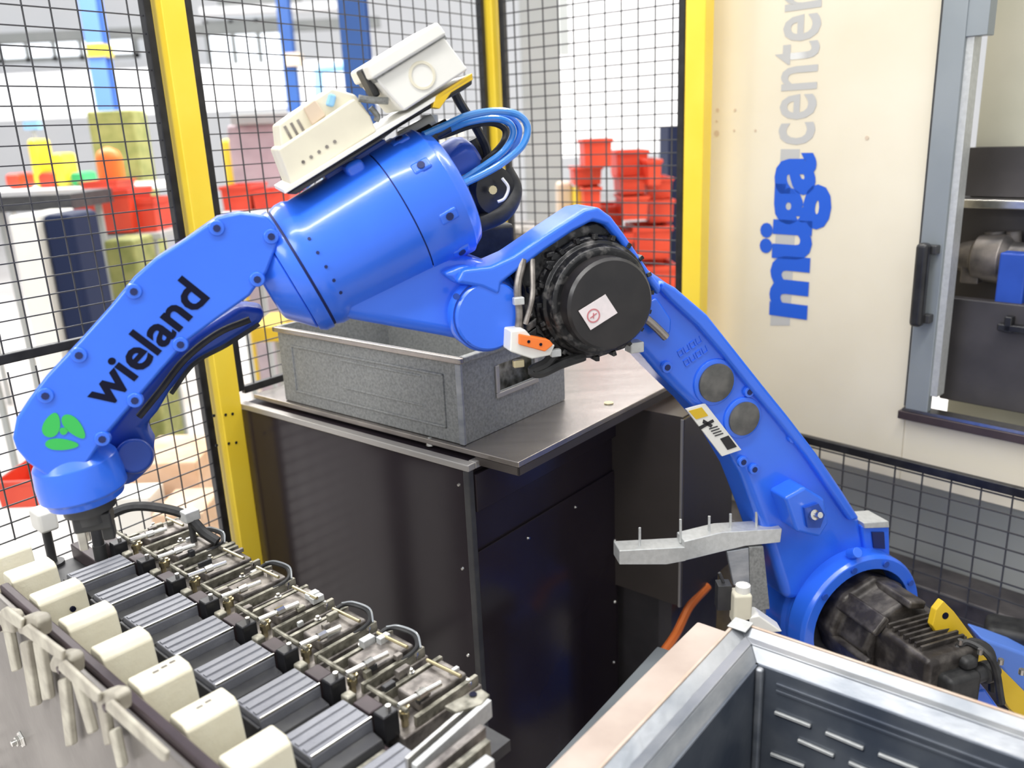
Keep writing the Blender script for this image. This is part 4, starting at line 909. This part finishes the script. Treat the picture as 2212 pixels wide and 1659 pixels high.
t_ = bb('crate_trolley', (480, 456, 640, 470), 5.5, .6, 'wall_w', 'white trolley top carrying the red crates behind the robot', 'trolley'); legs(t_, (480, 456, 640, 470), 5.5, .6)
t_ = bb('crate_stand', (1264, 645, 1475, 660), 4.5, .7, 'black', 'black stand below the right stack of red crates', 'stand'); legs(t_, (1264, 645, 1475, 660), 4.5, .7)
# columns and walls seen through the mesh
def column(x, w_px, Y, m, label, y_ref=100, z1=7.):
    c = onY(x, y_ref, Y); w = w_px * Y / 1970
    t = thing('steel_column', label, 'column', (c.x, c.y, 0))
    g = G(); f_ = w * .12
    g.box((c.x - w / 2, c.y - w / 2, 0), (w, 0, 0), (0, f_, 0), (0, 0, z1)); g.box((c.x - w / 2, c.y + w / 2 - f_, 0), (w, 0, 0), (0, f_, 0), (0, 0, z1)); g.box((c.x - f_ / 2, c.y - w / 2 + f_, 0), (f_, 0, 0), (0, w - 2 * f_, 0), (0, 0, z1))
    add('beam', g, m, t)
    g = G(); g.box((c.x - w * .8, c.y - w * .8, 0), (w * 1.6, 0, 0), (0, w * 1.6, 0), (0, 0, .04)); add('foot_plate', g, m, t)
    return t
column(770, 56, 5.6, 'blue_col', 'thick dark blue steel column behind the white junction box')
c_ = column(212, 36, 11, 'blue_mid', 'blue steel column at the upper left with a yellow band')
q = onY(216, 112, 11); g = G(); g.box((q.x - .10, q.y - .14, q.z - .06), (.2, 0, 0), (0, .28, 0), (0, 0, .14)); add('yellow_band', g, 'yellow', c_)
c_ = column(622, 26, 12, 'blue_col', 'slim blue column between the left post and the thick one')
q = onY(634, 128, 12); g = G(); g.box((q.x - .08, q.y - .14, q.z - .09), (.18, 0, 0), (0, .28, 0), (0, 0, .16)); add('orange_band', g, 'tan', c_)
column(1165, 80, 6.5, 'wall_g', 'broad grey column right of the second yellow post', z1=6)
# blue pipe frame
g = G(); q = [onY(x, y, 10) for x, y in [(690, 240), (688, 148), (760, 142)]]
g.tube([q[0] - Zv * 2.2, q[0], q[1]], .05, sub=1); g.tube([q[1], q[2]], .05); g.tube([q[2] - Zv * 3, q[2]], .05); tag(add('pipe_frame', g, 'blue_light'), 'pale blue pipe frame left of the thick blue column', 'frame')
# white partition walls
bb('partition', (-60, 142, 900, 242), 13, .1, 'wall_w', 'long white partition across the far hall behind the left fence', 'partition')
bb('partition', (1195, -60, 1700, 330), 9, .1, 'wall_w', 'white partition behind the right stack of red crates', 'partition')
bb('crane_beam', (-300, 60, 820, 82), 20, .3, 'wall_g', 'long grey crane beam high across the hall', 'beam')
bb('crane_beam', (430, 8, 750, 24), 15, .3, 'wall_w', 'white roof beam crossing above the valve box', 'beam')
bb('roof_duct', (470, -30, 640, 8), 16, .5, 'wall_g', 'grey roof duct at the top of the photo', 'duct')
bb('roof_duct', (1210, -40, 1230, 118), 8.6, .1, 'wall_g', 'grey down pipe on the right partition', 'pipe')
# goods in the hall
g = bgbox(200, 238, 300, 330, 7.3, .3)
for p in g.v[:4]: p.z = 0
tag(add('olive_curtain', g, 'olive', bev=.02), 'olive green screen beyond the mesh at the left', 'screen')
bb('mauve_stack', (505, 268, 610, 400), 6.3, .6, 'mauve', 'mauve grey pallet box behind the mesh left of the valve box', 'box', bev=.02, z0=0)
g0 = bgbox(498, 244, 625, 268, 6.2, .7); tag(add('box_lid', g0, 'wall_g', bev=.01), 'grey lid on the mauve pallet box', 'lid')
bb('orange_drum', (205, 318, 262, 395), 6.2, .16, 'orange', 'orange machine head between the olive screen and red crate', 'machine', bev=.08, z0=0)
bb('green_bin', (235, 518, 300, 600), 4.8, .3, 'olive', 'olive waste bin below the red crates', 'bin', bev=.02, z0=0)
bb('navy_bin', (108, 462, 172, 575), 4.2, .3, 'navy', 'dark blue bin beside the work table at the left', 'bin', bev=.03, z0=0)
bb('paper_stack', (35, 465, 92, 560), 4.15, .4, 'white_box', 'pale paper stack under the dark work table', 'stack', bev=.01, z0=0)
bb('small_monitor', (52, 262, 84, 280), 7.3, .06, 'blue_light', 'small pale monitor beyond the mesh at far left', 'monitor', z0=None)
q_ = bpy.data.objects['small_monitor']; g = G(); g.cyl(V((q_.location.x, q_.location.y, 0)), q_.location + V((0, 0, .02)), .02); add('pole', g, 'wall_g', q_)
BZ = onY(100, 408, 6.4).z
for i, (r, m, lb, ct) in enumerate([((80, 372, 122, 410), 'red', 'small red box on the far bench, left', 'box'), ((12, 375, 45, 405), 'red', 'small red box nearest the left photo edge', 'box'), ((122, 330, 146, 415), 'yellow', 'yellow canister on the far bench', 'canister'),
        ((152, 372, 182, 400), 'green', 'green canister on the far bench', 'canister'), ((262, 395, 330, 428), 'tan', 'tan box behind the two left red crates', 'box'), ((478, 300, 500, 330), 'yellow', 'yellow lamp head right of the tall left post', 'lamp'),
        ((60, 300, 80, 335), 'yellow', 'yellow bottle by the small monitor', 'bottle')]):
    bb('stored_item' if ct in ('tag',) else {'box': 'small_box', 'canister': 'canister', 'lamp': 'lamp_head', 'bottle': 'bottle'}[ct], r, 6.6, .25, m, lb, ct, bev=.03, z0=BZ if r[0] < 330 else 0)
t_ = bb('far_bench', (-100, 408, 330, 418), 6.4, .7, 'wall_w', 'white bench far behind the left mesh', 'bench'); legs(t_, (-100, 408, 330, 418), 6.4, .7)
bb('small_box', (1240, 405, 1262, 440), 4.8, .2, 'yellow', 'small yellow box left of the right red stack', 'box', bev=.02, z0=0)
bb('small_box', (1205, 395, 1238, 450), 4.9, .2, 'tan', 'tan box between the grey column and the red stack', 'box', bev=.02, z0=0)
bb('navy_cabinet', (1442, 272, 1475, 470), 5.4, .3, 'navy', 'dark blue cabinet between the red stack and the third post', 'cabinet', z0=0)
bb('grey_part', (1050, 490, 1180, 600), 4.0, .3, 'taupe', 'taupe machine part behind the elbow of the robot', 'machine part', bev=.05, z0=0)
bb('white_part', (880, 260, 1000, 345), 4.2, .3, 'white_box', 'white housing behind the blue hose loops', 'housing', bev=.05, z0=0)
for i, (r, Y, m, lb) in enumerate([((290, 1000, 440, 1110), 3.2, 'carton', 'open carton behind the robot wrist, seen through the mesh'), ((340, 1110, 450, 1200), 2.9, 'carton', 'carton left of the tall post foot, below the open one'), ((240, 1075, 340, 1180), 3.0, 'white_box', 'white carton low behind the robot hand'), ((545, 705, 612, 740), 3.4, 'yellow_dull', 'dull yellow hook rail right of the tall left post')]):
    bb('carton' if i < 3 else 'hook_rail', r, Y, (.35, .25, .15, .3)[i], m, lb, 'box' if i < 3 else 'rail', bev=.01, z0=0 if i < 3 else None)
q_ = bpy.data.objects['hook_rail']; g = G(); g.cyl(V((q_.location.x, q_.location.y, 0)), q_.location + V((0, 0, .02)), .015); add('pole', g, 'wall_g', q_)

# supports that carry the small parts down to what they stand on (mostly hidden behind them in the photograph)
def stem(par, p, z0, r=.012, m='grey_dark', name='stem'):
    g = G(); g.cyl(V((p.x, p.y, z0)), V(p), r, n=12); g.cyl(V((p.x, p.y, z0)), V((p.x, p.y, z0 + .008)), r * 2.4, n=16); add(name, g, m, par)
stem(sn, onY(1600, 1345, 1.62), 0, .016)
stem(br, pb(1640, 1312, -.015), 0, .016, 'galv')
stem(yb, yp(2200, 1535, -.02), 0, .02, 'yellow_dull')
o = bpy.data.objects['blue_casing']; stem(o, onY(2230, 1500, 1.92), 0, .03, 'blue_mid')
o = bpy.data.objects['black_pad']; stem(o, onY(2200, 1378, 1.98), 0, .03, 'black')
o = bpy.data.objects['pale_connector']; stem(o, onZ(95, 1125, 1.11), 1.0, .010)
o = bpy.data.objects['upright_pin']; stem(o, o.location + V((0, 0, .01)), 1.0, .014)
o = bpy.data.objects['hose_clamp']; stem(o, onZ(410, 1114, 1.115), 1.0, .007)
